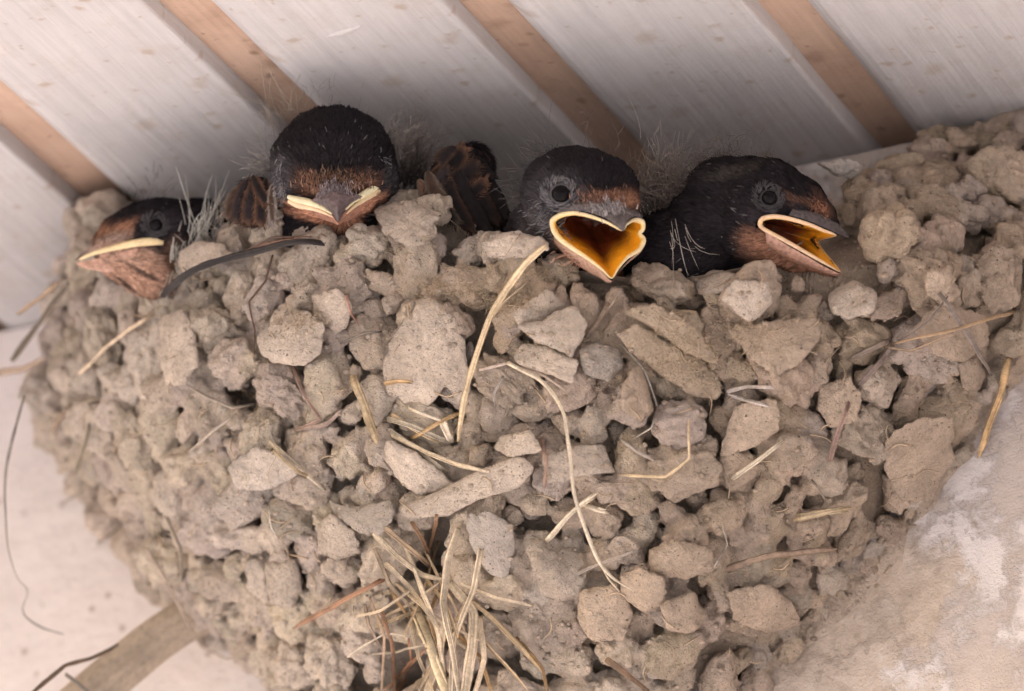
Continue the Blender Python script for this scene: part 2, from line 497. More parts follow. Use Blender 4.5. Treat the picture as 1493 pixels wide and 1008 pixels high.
# ---- pellets
def surf_pts(n):
    tri = np.concatenate([Fo[:, [0, 1, 2]], Fo[:, [0, 2, 3]]])
    Pg = np.stack([Xg, -Hg, Zg], -1).reshape(-1, 3)
    A, B, C_ = Pg[tri[:, 0]], Pg[tri[:, 1]], Pg[tri[:, 2]]
    nn = np.cross(B-A, C_-A); ar = np.linalg.norm(nn, axis=1)
    idx = RNG.choice(len(tri), n, p=ar/ar.sum())
    u, v = RNG.random(n), RNG.random(n)
    sw = u+v > 1; u[sw] = 1-u[sw]; v[sw] = 1-v[sw]
    P = A[idx]+u[:, None]*(B-A)[idx]+v[:, None]*(C_-A)[idx]
    N = unit(nn[idx]); N[N[:, 1] > 0] *= -1
    return P, N
def poisson(P, rad, existing=None, erad=None, k=.86):
    """greedy rejection with a hash grid"""
    cell = 1.0; G = {}
    keep = []
    def add(p, r):
        G.setdefault(tuple(np.floor(p/cell).astype(int)), []).append((p[0], p[1], p[2], r))
    if existing is not None:
        for p, r in zip(existing, erad): add(p, r)
    for i, (p, r) in enumerate(zip(P, rad)):
        c = np.floor(p/cell).astype(int); ok = True
        for dx in (-1, 0, 1):
            for dy in (-1, 0, 1):
                for dz in (-1, 0, 1):
                    for q in G.get((c[0]+dx, c[1]+dy, c[2]+dz), ()):
                        if (p[0]-q[0])**2+(p[1]-q[1])**2+(p[2]-q[2])**2 < (k*(r+q[3]))**2: ok = False; break
                    if not ok: break
                if not ok: break
            if not ok: break
        if ok:
            add(p, r); keep.append(i)
    return keep

pel = []     # dict(p, n, r, sc, kind, col, lift)
P, N = surf_pts(26000)
hh = Hf(P[:, 0], P[:, 2])
ok = (hh > .16)
P, N = P[ok], N[ok]
rad = np.clip(RNG.lognormal(math.log(.245), .30, len(P)), .15, .46)
rad = np.where(Hf(P[:, 0], P[:, 2]) < .9, np.minimum(rad, .24), rad)
order = np.argsort(-rad + RNG.random(len(P))*.35)
P, N, rad = P[order], N[order], rad[order]
keep = poisson(P, rad, k=.82)
P1, N1, r1 = P[keep], N[keep], rad[keep]
for p, n, r in zip(P1, N1, r1):
    pel.append(dict(p=p-n*.04+n*random.uniform(-.20, .17)*min(1, r/.22), n=n, r=r*1.06))
# small fill-ins between
P, N = surf_pts(20000); ok = Hf(P[:, 0], P[:, 2]) > .3
P, N = P[ok], N[ok]; rad = RNG.uniform(.10, .2, len(P))
keep = poisson(P, rad, P1, r1*.85, k=.95)
for i in keep:
    pel.append(dict(p=P[i]-N[i]*random.uniform(.25, .60), n=N[i], r=rad[i]*1.35, small=True))
P, N = surf_pts(60000); h_ = Hf(P[:, 0], P[:, 2]); ok = (h_ < .4) & (h_ > .10) & (P[:, 0] > 2)
P, N = P[ok], N[ok]; rad = RNG.uniform(.06, .2, len(P))*np.clip(h_[ok]*3, .45, 1); keep = poisson(P, rad, P1, r1*.8, k=1.1)
for i in keep:
    if RNG.random() < .95: pel.append(dict(p=P[i]+np.array([0, rad[i]*.3, 0]), n=np.array([0, -1., 0]), r=rad[i]*1.3, small=True))
# rim
x = -6.4; rim_line = []
while x < 7.6:
    z = float(zrim(x)); h = float(Hf(x, z))
    r = random.uniform(.24, .40)
    for (dy, dzz) in ((.12, .05), (.55, .12), (.95, .02)):
        p = np.array([x+random.uniform(-.12, .12), -(h-dy-.1)+random.uniform(-.08, .08), z+dzz+random.uniform(-.12, .10)])
        pel.append(dict(p=p, n=unit(np.array([0, -.6, .8])), r=r*random.uniform(.8, 1.1), crumb=True))
    z2 = float(zrim(x+.1)); slope = abs(z2-z)/.1
    x += .46/math.sqrt(1+slope*slope)+.02
print('pellets', len(pel))

def pellet_geo(q, sub):
    D, F = ICO[sub]
    n = q['n']; r = q['r']
    seed = RNG.random(3)*180
    t = unit(np.cross(n, unit(RNG.normal(size=3)))); b = np.cross(n, t)
    crumb = q.get('crumb') or random.random() < .22
    # radial shape with a few soft planar facets
    rr = np.ones(len(D))
    for _ in range(0 if q.get('own') else random.choice((0, 0, 0, 1, 2))):
        nn = unit(RNG.normal(size=3)); dd = random.uniform(.7, .95)
        dp = np.clip(D@nn, 1e-3, None)
        pl = dd/dp
        rr = -np.log(np.exp(-8*rr)+np.exp(-8*np.minimum(pl, 3)))/8
    if crumb: am = (.30, .28, .13, .05)
    else: am = (.30, .18, .05, .016)
    rr = rr+am[0]*noise(D*1.15+seed)+am[1]*noise(D*2.4+seed)
    if sub > 2:
        nn2 = noise(D*4.7+seed)
        rr = rr+am[2]*(nn2 if not crumb else (.5-np.abs(nn2)*1.6))+am[3]*noise(D*10+seed)
    e = random.uniform(.85, 1.55); f = random.uniform(.65, 1.0)
    if q.get('small'): e, f = random.uniform(.9, 1.3), .8
    sc = np.array([e, random.uniform(.75, 1.0), f])
    rr = np.clip(rr, .25, 1.9)
    L = D*rr[:, None]*sc*r
    tilt = RNG.normal(size=2)*.28
    n2 = unit(n+t*tilt[0]+b*tilt[1]); t2 = unit(t-n2*(t@n2)); b2 = np.cross(n2, t2)
    O = L@np.stack([t2, b2, n2]) + q['p']
    O = O + np.stack([noise(O*1.5+3), noise(O*1.5+23), noise(O*1.5+43)], 1)*.06
    return O, F
def inpoly1(p, poly):
    r = False; n = len(poly)
    for i in range(n):
        (x1, y1), (x2, y2) = poly[i], poly[(i+1) % n]
        if (y1 > p[1]) != (y2 > p[1]) and p[0] < (x2-x1)*(p[1]-y1)/(y2-y1)+x1: r = not r
    return r
KEEP = [([(780,200),(935,240),(960,330),(930,370),(895,415),(840,385),(800,350),(760,330)], 0.2),
        ([(960,230),(1130,215),(1250,300),(1262,350),(1235,402),(1190,398),(1120,388),(1060,388),(960,385)], 0.0),
        ([(596,190),(745,190),(752,345),(700,340),(668,300),(640,285),(600,282)], .6),
        ([(390,150),(590,150),(590,275),(560,290),(494,328),(430,312),(395,290)], .6),
        ([(95,280),(300,270),(330,330),(245,340),(245,400),(235,440),(205,450),(150,425),(100,385)], 2.0)]
def clear(q):
    pr = w2p(q['p']); rr = q['r']*PXCM*.75
    for (hx, hy, hr) in HOLES:
        if math.hypot(pr[0]-hx, pr[1]-hy) < hr+rr*.55: return False
    for poly, dep in KEEP:
        if pr[2] < dep+.3:
            for a in range(9):
                o = (0, 0) if a == 8 else (math.cos(a*math.pi/4)*rr, math.sin(a*math.pi/4)*rr)
                if inpoly1((pr[0]+o[0], pr[1]+o[1]), poly): return False
    return True
n0 = len(pel); pel = [q for q in pel if clear(q)]; NREM = n0-len(pel)
for q in pel:
    pr = w2p(q['p']); q['pr'] = pr
    vis = (-60 < pr[0] < 1553) and (-40 < pr[1] < 1060)
    face = q['n']@(-cd)
    q['vis'] = vis and (face > -.15 or q.get('crumb'))
    P0 = q['p']
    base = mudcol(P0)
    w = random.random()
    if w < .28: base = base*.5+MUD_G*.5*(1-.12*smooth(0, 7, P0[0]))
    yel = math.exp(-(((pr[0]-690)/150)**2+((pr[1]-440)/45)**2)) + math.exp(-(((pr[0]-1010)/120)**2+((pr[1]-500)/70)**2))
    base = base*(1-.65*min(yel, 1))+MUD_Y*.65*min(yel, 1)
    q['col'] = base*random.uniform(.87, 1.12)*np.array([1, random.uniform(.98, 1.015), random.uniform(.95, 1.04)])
cand = sorted([q for q in pel if q['vis'] and not q.get('small') and 20 < q['pr'][0] < 1470 and 200 < q['pr'][1] < 985 and q['n']@(-cd) > .25], key=lambda q: -q['r'])[:64]
for q in cand: q['own'] = True
allV, allF, allC, off = [], [], [], 0
bvV, bvF, bo = [V], [F], len(V)
for q in pel:
    sub = (4 if not q.get('small') else 3) if q['vis'] else 2
    if q.get('own'): sub = 5
    v, f = pellet_geo(q, sub)
    c = np.repeat(q['col'][None], len(v), 0)
    bvV.append(v); bvF.append(np.concatenate([f, f[:, :1]*0+f[:, 2:3]], 1)+bo); bo += len(v)
    if q.get('own'):
        v0, v1, v2 = v[f[:, 0]], v[f[:, 1]], v[f[:, 2]]
        fn = np.cross(v1-v0, v2-v0); vn = np.zeros_like(v)
        for k_ in range(3): np.add.at(vn, f[:, k_], fn)
        v = v*.35+crust(v, unit(vn))*.65
        mk('mud_pellet', v, f, M_MUD, nest, colors=c)
    else:
        allV.append(v); allF.append(f+off); allC.append(c); off += len(v)

# ---- big flakes and lumps with outlines of their own
def bvh_of():
    Vv = np.concatenate(bvV); Ff = np.concatenate(bvF)
    tri = [(a, b, c) if c == d else (a, b, c, d) for a, b, c, d in Ff.tolist()]
    return BVHTree.FromPolygons([tuple(p) for p in Vv.tolist()], tri)
bvh = bvh_of()
cvec = Vector(CAM)
def hit(px, py, default=None):
    dvec = W(px, py, 0)-CAM
    loc, nrm, i, dist = bvh.ray_cast(cvec, Vector(unit(dvec)))
    if loc is None: return default
    return float((np.array(loc)-CAM)@cd - D0)
def inpoly(pts, poly):
    x, y = pts[:, 0], pts[:, 1]; r = np.zeros(len(pts), bool); n = len(poly)
    for i in range(n):
        x1, y1 = poly[i]; x2, y2 = poly[(i+1) % n]
        c = ((y1 > y) != (y2 > y)) & (x < (x2-x1)*(y-y1)/((y2-y1)+1e-9)+x1)
        r ^= c
    return r
def flake(poly, thick=.3, lift=.12, col=MUD_L, rough=.5, tiltx=0, tilty=0, name='mud_flake'):
    """a plate with the outline seen in the photo, domed, with real thickness, set on the nest surface"""
    poly = np.array(poly, float); c = poly.mean(0)
    # resample the outline smoothly
    n = len(poly); K = 132
    seg = np.linalg.norm(np.roll(poly, -1, 0)-poly, axis=1); cum = np.concatenate([[0], np.cumsum(seg)])
    s = np.linspace(0, cum[-1], K, endpoint=False)
    pc = np.concatenate([poly, poly[:1]])
    ol = np.stack([np.interp(s, cum, pc[:, 0]), np.interp(s, cum, pc[:, 1])], 1)
    for _ in range(9): ol = (np.roll(ol, 1, 0)+2*ol+np.roll(ol, -1, 0))/4
    ang = np.arange(K)/K*2*math.pi
    sd = random.random()*90
    ol += (ol-c)*(.07*noise(np.stack([np.cos(ang)*4+sd, np.sin(ang)*4, ang*0], 1)))[:, None]
    ds = [hit(c[0]+dx, c[1]+dy) for dx in (-22, 0, 22) for dy in (-22, 0, 22)]
    ds = sorted([d for d in ds if d is not None])
    if not ds: return
    base = ds[min(2, len(ds)-1)]
    # plane follows the shell: estimate the slope from the nest form
    h0 = [hit(p[0], p[1], base) for p in ol[::6]]
    A = np.stack([ol[::6, 0]-c[0], ol[::6, 1]-c[1], np.ones(len(h0))], 1)
    sol = np.linalg.lstsq(A, np.array(h0), rcond=None)[0]
    sx, sy = np.clip(sol[0], -.012, .012)+tiltx, np.clip(sol[1], -.012, .012)+tilty
    rows = [0, .12, .24, .36, .47, .57, .66, .74, .81, .87, .92, .96, .985, 1.0]
    Vv, Fq = [], []
    for side in (1, -1):
        for t in rows:
            q = c+(ol-c)*t
            prof = (1-t**3.2)**.6
            dep = base+sx*(q[:, 0]-c[0])+sy*(q[:, 1]-c[1])-lift
            P3 = np.array([W(a, b, d) for (a, b), d in zip(q, dep)])
            nn = .10*noise(P3*1.4+sd)+.05*noise(P3*3.1+sd)+.02*noise(P3*7+sd)
            off = (thick*.5*prof + rough*nn*(1 if side > 0 else .3))*side
            if side < 0: off = off-.15*prof
            Vv.append(P3-cd*off[:, None] + (rough*.5*nn)[:, None]*cr)
    m = len(rows)
    for s_ in range(2):
        for i in range(m-1):
            for j in range(K):
                a = (s_*m+i)*K+j; b = (s_*m+i)*K+(j+1) % K
                f = [a, b, b+K, a+K]
                Fq.append(f if s_ == 1 else f[::-1])
    i = m-1
    for j in range(K):
        a = i*K+j; b = i*K+(j+1) % K; a2 = (2*m-1)*K+j; b2 = (2*m-1)*K+(j+1) % K
        Fq.append([a, b, b2, a2])
    Vv = np.concatenate(Vv)
    F4 = np.array(Fq)
    fn = np.cross(Vv[F4[:, 1]]-Vv[F4[:, 0]], Vv[F4[:, 3]]-Vv[F4[:, 0]])+1e-9; vn = np.zeros_like(Vv)
    for k_ in range(4): np.add.at(vn, F4[:, k_], fn)
    keepc = crust(Vv, unit(vn)); Vv = Vv+(keepc-Vv)*.5
    global bo
    bvV.append(Vv); bvF.append(F4+bo); bo += len(Vv)
    return mk(name, Vv, F4, M_MUD, nest, colors=np.repeat((np.asarray(col)*random.uniform(.9, 1.04))[None], len(Vv), 0)*(1+.10*noise(Vv*1.2+3))[:, None])
PLT = MUD_L*1.06; GRY = np.array([.68, .59, .52])
FL = [
 ([(622,428),(655,455),(674,490),(680,530),(692,575),(672,592),(650,560),(625,595),(590,588),(560,570),(555,540),(572,490),(598,455)], .30, .16, PLT, .9),
 ([(752,472),(795,468),(812,452),(838,446),(858,470),(846,500),(835,522),(800,506),(770,492)], .16, .22, PLT*.98, .5),
 ([(745,524),(762,500),(800,505),(842,528),(832,560),(800,545),(765,535)], .2, .24, PLT*.98, .5),
 ([(748,455),(800,420),(825,445),(790,470),(755,476)], .18, .16, MUD_L, .5),
 ([(578,742),(640,715),(705,682),(760,664),(778,680),(762,712),(715,722),(655,752),(590,757)], .26, .26, PLT*.92, .5),
 ([(676,752),(715,745),(748,768),(750,805),(738,848),(712,838),(688,800)], .14, .22, GRY, .45),
 ([(478,728),(520,740),(572,728),(578,750),(556,782),(520,776),(492,756)], .22, .2, GRY, .5),
 ([(1070,590),(1132,582),(1137,628),(1100,652),(1048,668),(1058,630)], .18, .28, MUD_R*1.15, .4),
 ([(900,482),(930,472),(975,500),(1030,530),(1052,556),(1046,588),(1005,576),(955,540),(910,505)], .26, .3, MUD_Y*1.02, .6),
 ([(905,455),(955,440),(1005,470),(1040,510),(1050,535),(1000,515),(950,478)], .22, .24, MUD_Y*.95, .6),
 ([(372,490),(410,462),(448,452),(476,478),(470,515),(440,535),(400,530),(378,515)], .26, .2, MUD_L*.98, .7),
 ([(1060,480),(1120,468),(1190,462),(1200,490),(1165,530),(1135,552),(1090,520)], .26, .2, MUD_R*1.2, .6),
 ([(232,462),(268,452),(284,485),(292,530),(272,560),(246,566),(230,515)], .36, .25, PLT, .6),
 ([(454,430),(492,420),(512,446),(506,480),(486,490),(462,462)], .34, .22, PLT, .6),
 ([(786,668),(835,650),(882,648),(898,690),(850,694),(800,710)], .16, .22, PLT*.98, .4),
 ([(728,636),(770,628),(790,655),(745,668),(720,655)], .22, .2, PLT, .6),
 ([(842,510),(870,498),(902,508),(908,535),(885,558),(850,545)], .42, .28, GRY*.86, 1.1),
 ([(906,560),(930,530),(945,560),(955,600),(935,616),(904,596)], .36, .22, MUD_R*1.15, .4),
 ([(1290,640),(1330,612),(1388,606),(1392,670),(1352,742),(1312,730),(1290,690)], .26, .10, MUD_R*1.02, .4),
 ([(1285,690),(1310,700),(1328,735),(1312,752),(1290,742)], .34, .14, MUD_R*1.2, .3),
 ([(1395,528),(1425,520),(1438,548),(1425,572),(1402,568)], .34, .12, MUD_R*.95, .3),
 ([(1330,480),(1370,440),(1440,460),(1440,505),(1400,530),(1365,520)], .24, .12, MUD_R*1.1, .5),
 ([(1195,560),(1240,548),(1258,580),(1250,615),(1210,625),(1190,595)], .3, .22, MUD_R*1.1, .5),
 ([(560,640),(600,655),(650,690),(662,712),(610,725),(580,700),(560,670)], .3, .16, PLT, .8),
 ([(462,770),(482,748),(520,775),(528,805),(492,818),(464,806)], .40, .2, MUD_L*.95, .4),
 ([(384,820),(430,815),(442,860),(425,890),(392,880)], .40, .2, MUD_L*.9, .5),
 ([(943,800),(985,785),(1040,800),(1045,830),(1000,845),(950,838)], .34, .22, MUD_R*1.05, .5),
 ([(903,838),(935,825),(970,845),(970,880),(940,896),(905,870)], .36, .22, MUD_R*1.1, .5),
 ([(960,880),(1010,860),(1030,900),(1010,925),(972,920)], .36, .22, MUD_R*1.1, .5),
 ([(1060,862),(1118,850),(1160,885),(1170,910),(1120,925),(1070,905)], .34, .2, MUD_R*1.1, .5),
 ([(845,860),(900,850),(925,895),(910,935),(860,935),(840,905)], .36, .2, MUD_R*1.05, .5),
 ([(1050,435),(1070,408),(1120,410),(1128,440),(1110,465),(1085,470)], .40, .2, PLT*.95, 1.2),
 ([(1205,430),(1240,408),(1275,425),(1276,455),(1240,468),(1210,456)], .40, .2, PLT*.9, 1.0),
 ([(330,680),(370,650),(420,668),(435,690),(395,715),(345,715)], .3, .18, GRY*1.02, .9),
 ([(545,305),(595,292),(636,312),(642,345),(605,362),(560,345)], .40, .12, PLT*.95, 1.4),
 ([(700,350),(740,338),(790,345),(800,362),(760,378),(710,376)], .36, .2, PLT*1.05, 1.1),
 ([(258,370),(285,352),(330,356),(345,376),(300,395),(262,400)], .36, .2, PLT*1.08, 1.0),
 ([(1190,238),(1235,232),(1262,240),(1245,262),(1215,256)], .25, .05, np.array([.62,.56,.52]), .4),
 ([(1350,395),(1385,388),(1400,430),(1380,450),(1352,430)], .3, .15, MUD_R*1.15, .6),
 ([(1010,405),(1040,392),(1075,400),(1060,425),(1020,430)], .34, .2, MUD_L*1.0, 1.0),
]
for a in FL: flake(*a)
# the small pellets are pressed into each other: fuse them, then roughen the crust
from mathutils.kdtree import KDTree
me = mesh_of('fuse', np.concatenate(allV), np.concatenate(allF), None)
fo_ = bpy.data.objects.new('fuse', me); COL.objects.link(fo_)
r_ = fo_.modifiers.new('r', 'REMESH'); r_.mode = 'VOXEL'; r_.voxel_size = .037
s_ = fo_.modifiers.new('s', 'SMOOTH'); s_.iterations = 1; s_.factor = .5
ev = fo_.evaluated_get(bpy.context.evaluated_depsgraph_get()).to_mesh()
n_ = len(ev.vertices)
fv_ = np.empty(n_*3); ev.vertices.foreach_get('co', fv_); fv_ = fv_.reshape(-1, 3)
fn_ = np.empty(n_*3); ev.vertices.foreach_get('normal', fn_); fn_ = fn_.reshape(-1, 3)
li = np.empty(len(ev.loops), dtype=np.int32); ev.loops.foreach_get('vertex_index', li)
ff2 = li.reshape(-1, 4)
bpy.data.objects.remove(fo_); bpy.data.meshes.remove(me)
kd = KDTree(len(pel))
for i, q in enumerate(pel): kd.insert(q['p'], i)
kd.balance()
pc = np.array([q['col'] for q in pel])
near = np.fromiter((kd.find(p)[1] for p in fv_.tolist()), dtype=int, count=n_)
fv_ = crust(fv_, fn_)
tag(mk('mud_pellets', fv_, ff2, M_MUD, nest, colors=pc[near]), kind='stuff')
print('verts', sum(len(v) for v in bvV))
bvh = bvh_of()

# loose grains stuck to the pellets
gv, gf, go = [], [], 0
for _ in range(2600):
    px, py = random.uniform(40, 1480), random.uniform(200, 1005)
    dvec = Vector(unit(W(px, py, 0)-CAM)); loc, nrm, i_, dist = bvh.ray_cast(cvec, dvec)
    if loc is None: continue
    r = random.choice((.018, .025, .03, .045))*random.uniform(.8, 1.3)
    D_, F_ = ICO[2]
    v = D_*(1+.35*noise(D_*1.5+RNG.random(3)*90))[:, None]*r*np.array([1, 1, .8])+np.array(loc)+np.array(nrm)*r*.2
    gv.append(v); gf.append(F_+go); go += len(v)
gv = np.concatenate(gv)
tag(mk('mud_grains', gv, np.concatenate(gf), M_MUD, nest, colors=mudcol(gv)*(1.05+.25*noise(gv*2.0))[:, None]), kind='stuff')

# ------------------------------------------------------------------ straws and stems
def catmull(P, n):
    P = np.asarray(P, float)
    if len(P) == 2: return P[0]+(P[1]-P[0])*np.linspace(0, 1, n)[:, None]
    E = np.concatenate([[2*P[0]-P[1]], P, [2*P[-1]-P[-2]]])
    out = []
    for s in np.linspace(0, len(P)-1-1e-6, n):
        i = int(s); t = s-i; a, b, c, d = E[i:i+4]
        out.append(.5*((2*b)+(-a+c)*t+(2*a-5*b+4*c-d)*t*t+(-a+3*b-3*c+d)*t**3))
    return np.array(out)
def tube(C, wid, flat=.45, seg=10, twist=0., nrm=None, taper=(.8, .5), jag=.0):
    """C centre line in world cm, wid half width in cm"""
    n = len(C)
    Tn = unit(np.gradient(C, axis=0))
    ref = -cd if nrm is None else np.asarray(nrm)
    B = unit(np.cross(Tn, ref)); Nn = np.cross(B, Tn)
    t = np.linspace(0, 1, n)
    w = np.interp(t, [0, .12, .8, 1], [taper[0], 1, .9, taper[1]])*wid
    if seg == 10: w = w*(1+.22*noise(C*2.5+wid*50)+.12*noise(C*7+3))
    V_ = []
    for i in range(n):
        a0 = twist*t[i]
        for k in range(seg):
            a = 2*math.pi*k/seg
            g_ = 1-.22*(k % 2)*(seg > 6)
            x_, y_ = math.cos(a)*w[i], math.sin(a)*w[i]*flat*g_
            x2, y2 = x_*math.cos(a0)-y_*math.sin(a0), x_*math.sin(a0)+y_*math.cos(a0)
            V_.append(C[i]+B[i]*x2+Nn[i]*y2)
    F_ = [[i*seg+k, i*seg+(k+1) % seg, (i+1)*seg+(k+1) % seg, (i+1)*seg+k] for i in range(n-1) for k in range(seg)]
    F_.append(list(range(seg))[::-1]); F_.append([(n-1)*seg+k for k in range(seg)])
    return np.array(V_), F_
GOLD = (.60, .44, .25); PALE = (.72, .59, .43); BRN = (.32, .16, .085); RED = (.26, .15, .11); GRYS = (.30, .25, .22); OCH = (.50, .31, .13)
def straw(pts, wpx, col=GOLD, lift=.12, flat=.4, parent=None, name='straw', label=None, cat='straw', group=None, deps=None, taper=(.8, .5), twist=.6, n=None, lifts=None, kink=True):
    n = n or max(14, 8*len(pts))
    A_ = np.array(pts, float)
    if n and kink:
        sg = np.linalg.norm(np.diff(A_, axis=0), axis=1); cu_ = np.concatenate([[0], np.cumsum(sg)])/sg.sum()
        q_ = np.linspace(0, 1, n)
        pl_ = np.stack([np.interp(q_, cu_, A_[:, 0]), np.interp(q_, cu_, A_[:, 1])], 1)
        L2 = pl_*.8+catmull(A_, n)*.2
    else: L2 = catmull(A_, n)
    if deps is None:
        d = np.array([hit(p[0], p[1], np.nan) for p in L2])
        good = ~np.isnan(d)
        if good.any(): d = np.interp(np.arange(n), np.arange(n)[good], d[good])
        else: d = np.full(n, 3.0)
        # the stalk bridges hollows: running minimum, then smoothed
        k = max(2, n//6)
        dm = np.array([d[max(0, i-k):i+k+1].min() for i in range(n)])
        for _ in range(n//2): dm[1:-1] = (dm[:-2]+2*dm[1:-1]+dm[2:])/4
        lf = np.interp(np.linspace(0, 1, n), np.linspace(0, 1, len(lifts)), lifts) if lifts else lift*np.interp(np.linspace(0, 1, n), [0, .15, .85, 1], [-.3, 1, 1, -.3])
        dep = dm-lf
    else:
        dep = np.interp(np.linspace(0, 1, n), np.linspace(0, 1, len(deps)), deps)
    C = np.array([W(p[0], p[1], q) for p, q in zip(L2, dep)])
    sd = random.random()*50
    jit = np.stack([noise(C*1.2+sd), noise(C*1.2+sd+9), noise(C*1.2+sd+19)], 1)*.03
    C = C+jit
    hw = wpx/PXCM/2*.86
    V_, F_ = tube(C, hw, flat, twist=twist*random.uniform(-1, 1), taper=taper)
    nst = [n]
    if wpx > 6.5:                            # split fibres peeling off along the stalk
        Tc = unit(np.gradient(C, axis=0)); Bc = unit(np.cross(Tc, -cd)); tq = np.linspace(0, 1, n)
        for sgn in (1, -1):
            a0, a1 = sorted((random.uniform(-.1, .6), random.uniform(.4, 1.1)))
            if a1-a0 < .3: a1 = a0+.35
            C2 = np.stack([np.interp(np.linspace(max(a0, 0), min(a1, 1), n), tq, (C+Bc*sgn*hw*(.55+.5*(abs(tq-.5)*2)[:, None]**3)-cd*hw*.2)[:, k]) for k in range(3)], 1)
            v2, f2 = tube(C2, hw*random.uniform(.22, .4), .7, twist=1, taper=(.3, .2))
            F_ = F_+[[i+len(V_) for i in q] for q in f2]; V_ = np.concatenate([V_, v2]); nst.append(n)
    n = sum(nst)
    fr = (noise(V_*np.array([9, 9, 9])+sd)*.12+1)
    st = np.tile(RNG.uniform(.42, 1.3, 10), n)
    cv = np.asarray(col)[None]*(fr*st)[:, None]*random.uniform(.85, 1.12)
    cv = cv*.82+cv.mean(1, keepdims=True)*.18
    o = mk(name, V_, F_, M_STRAW, parent, colors=cv)
    if label: tag(o, label, cat, group)
    return o
# distinct stalks that lie on or hang from the nest
straw([(797,358),(760,392),(722,450),(692,520),(674,590),(668,646)], 11, GOLD, .16, name='straw', label='long curved golden straw lying down the nest front below the open-beaked chick', lifts=[.25,.2,.3,.35,.3,.1], kink=False)
straw([(513,545),(528,580),(538,612),(552,648)], 16, GOLD, .2, name='straw', label='short broad golden straw slanting on the nest beneath the closed-beak chick')
straw([(236,432),(268,402),(330,378),(396,362),(440,352),(476,356)], 13, (.075,.06,.058), .10, flat=.35, name='twig', label='dark grey stem lying along the left rim of the nest', cat='twig', taper=(.9,.7), kink=False)
straw([(738,528),(790,556),(818,596),(830,650),(838,720),(862,800),(888,838),(926,862)], 7, PALE, .22, name='dry_root', label='long pale wavy stem hanging down the middle of the nest front', cat='root', taper=(1,.25), lifts=[.05,.15,.3,.35,.35,.3,.25,.2], kink=False)
straw([(428,917),(500,876),(566,840)], 9, (.38,.19,.10), .25, name='twig', label='straight reddish brown twig sticking out at lower left of the straw tuft', cat='twig', taper=(.4,1))
straw([(900,692),(968,696),(1006,668),(1003,606)], 5, GOLD, .2, name='grass_stem', label='thin bent golden grass stem right of the hanging pale stem', cat='grass stem', flat=.8)
straw([(1480,454),(1400,478),(1300,503)], 6, (.50,.32,.17), .25, name='grass_stem', label='thin straight tan stem reaching to the right edge of the photo', cat='grass stem', flat=.7)
straw([(1368,424),(1408,482),(1446,548)], 8, (.36,.28,.24), .25, name='grass_stem', label='greyish stem crossing over the thin tan stem at right', cat='grass stem')
straw([(1472,520),(1458,578),(1438,636),(1424,678)], 13, OCH, .3, name='dry_leaf', label='narrow brown dry leaf against the wall right of nest', cat='leaf', taper=(.5,.1), flat=.15)
straw([(1158,758),(1200,748),(1240,740)], 13, GOLD, .25, name='straw', label='stubby golden straw on the right underside of the nest', taper=(1,.2))
straw([(1058,832),(1130,808),(1222,800)], 12, (.36,.24,.16), .25, name='twig', label='brown forked twig low on the right side of the nest', cat='twig', taper=(.8,.3))
straw([(1210,674),(1222,630),(1238,585)], 9, (.38,.23,.18), .2, name='straw', label='short reddish stalk hanging near the dark hole at right', taper=(1,.6))
straw([(1066,700),(1104,672),(1146,640)], 8, PALE, .22, name='straw', label='pale slanting straw right of the thin bent golden stem')
straw([(36,578),(18,640),(8,700),(9,780),(22,838),(40,862),(34,892),(60,914),(92,926)], 6, (.26,.22,.19), flat=.25, name='plant_fibre', label='long thin grey fibre dangling down the bare wall at far left', cat='fibre', deps=[3.5,3.2,3.4,3.6,3.8,4,4.2,4.4,4.6], twist=5, taper=(.6,.3), kink=False)
straw([(18,526),(58,470),(102,412)], 11, (.25,.185,.13), name='twig', label='blurred brown stick jutting from the left edge of the nest', cat='twig', deps=[5.0,4.5,4.0], flat=.7)
straw([(26,458),(55,438),(86,414)], 8, (.36,.23,.13), name='twig', label='short thin brown stick above the blurred stick at left', cat='twig', deps=[4.8,4.4,4.0])
straw([(-8,546),(30,538),(66,524)], 12, (.40,.28,.20), name='twig', label='tan stick entering at the left edge below the blurred stick', cat='twig', deps=[6,5.4,4.6])
# bottom-left stalks and the rod behind
straw([(44,1016),(92,972),(130,962),(172,940)], 8, (.16,.10,.06), name='twig', label='dark bent twig in the bottom left corner', cat='twig', deps=[2.2,2.6,3.0,3.6])
straw([(96,984),(112,996),(134,1016)], 7, (.20,.17,.15), name='twig', label='short dark twig pointing down below the bent twig', cat='twig', deps=[3,2.8,2.6])
_c = np.array([W(*p) for p in catmull(np.array([(96,1044,4.2),(180,972,4.5),(250,918,4.7),(310,888,4.8),(370,876,5)], float), 40)])
_v, _f = tube(_c, .40, 1.0, 24, taper=(1, 1))
tag(mk('round_stick', _v+.004*noise(_v*1.5)[:, None], _f, M_MUD, colors=np.repeat([[.74, .60, .47]], len(_v), 0)), 'thick blurred tan stick behind the lower left underside of nest', 'stick')

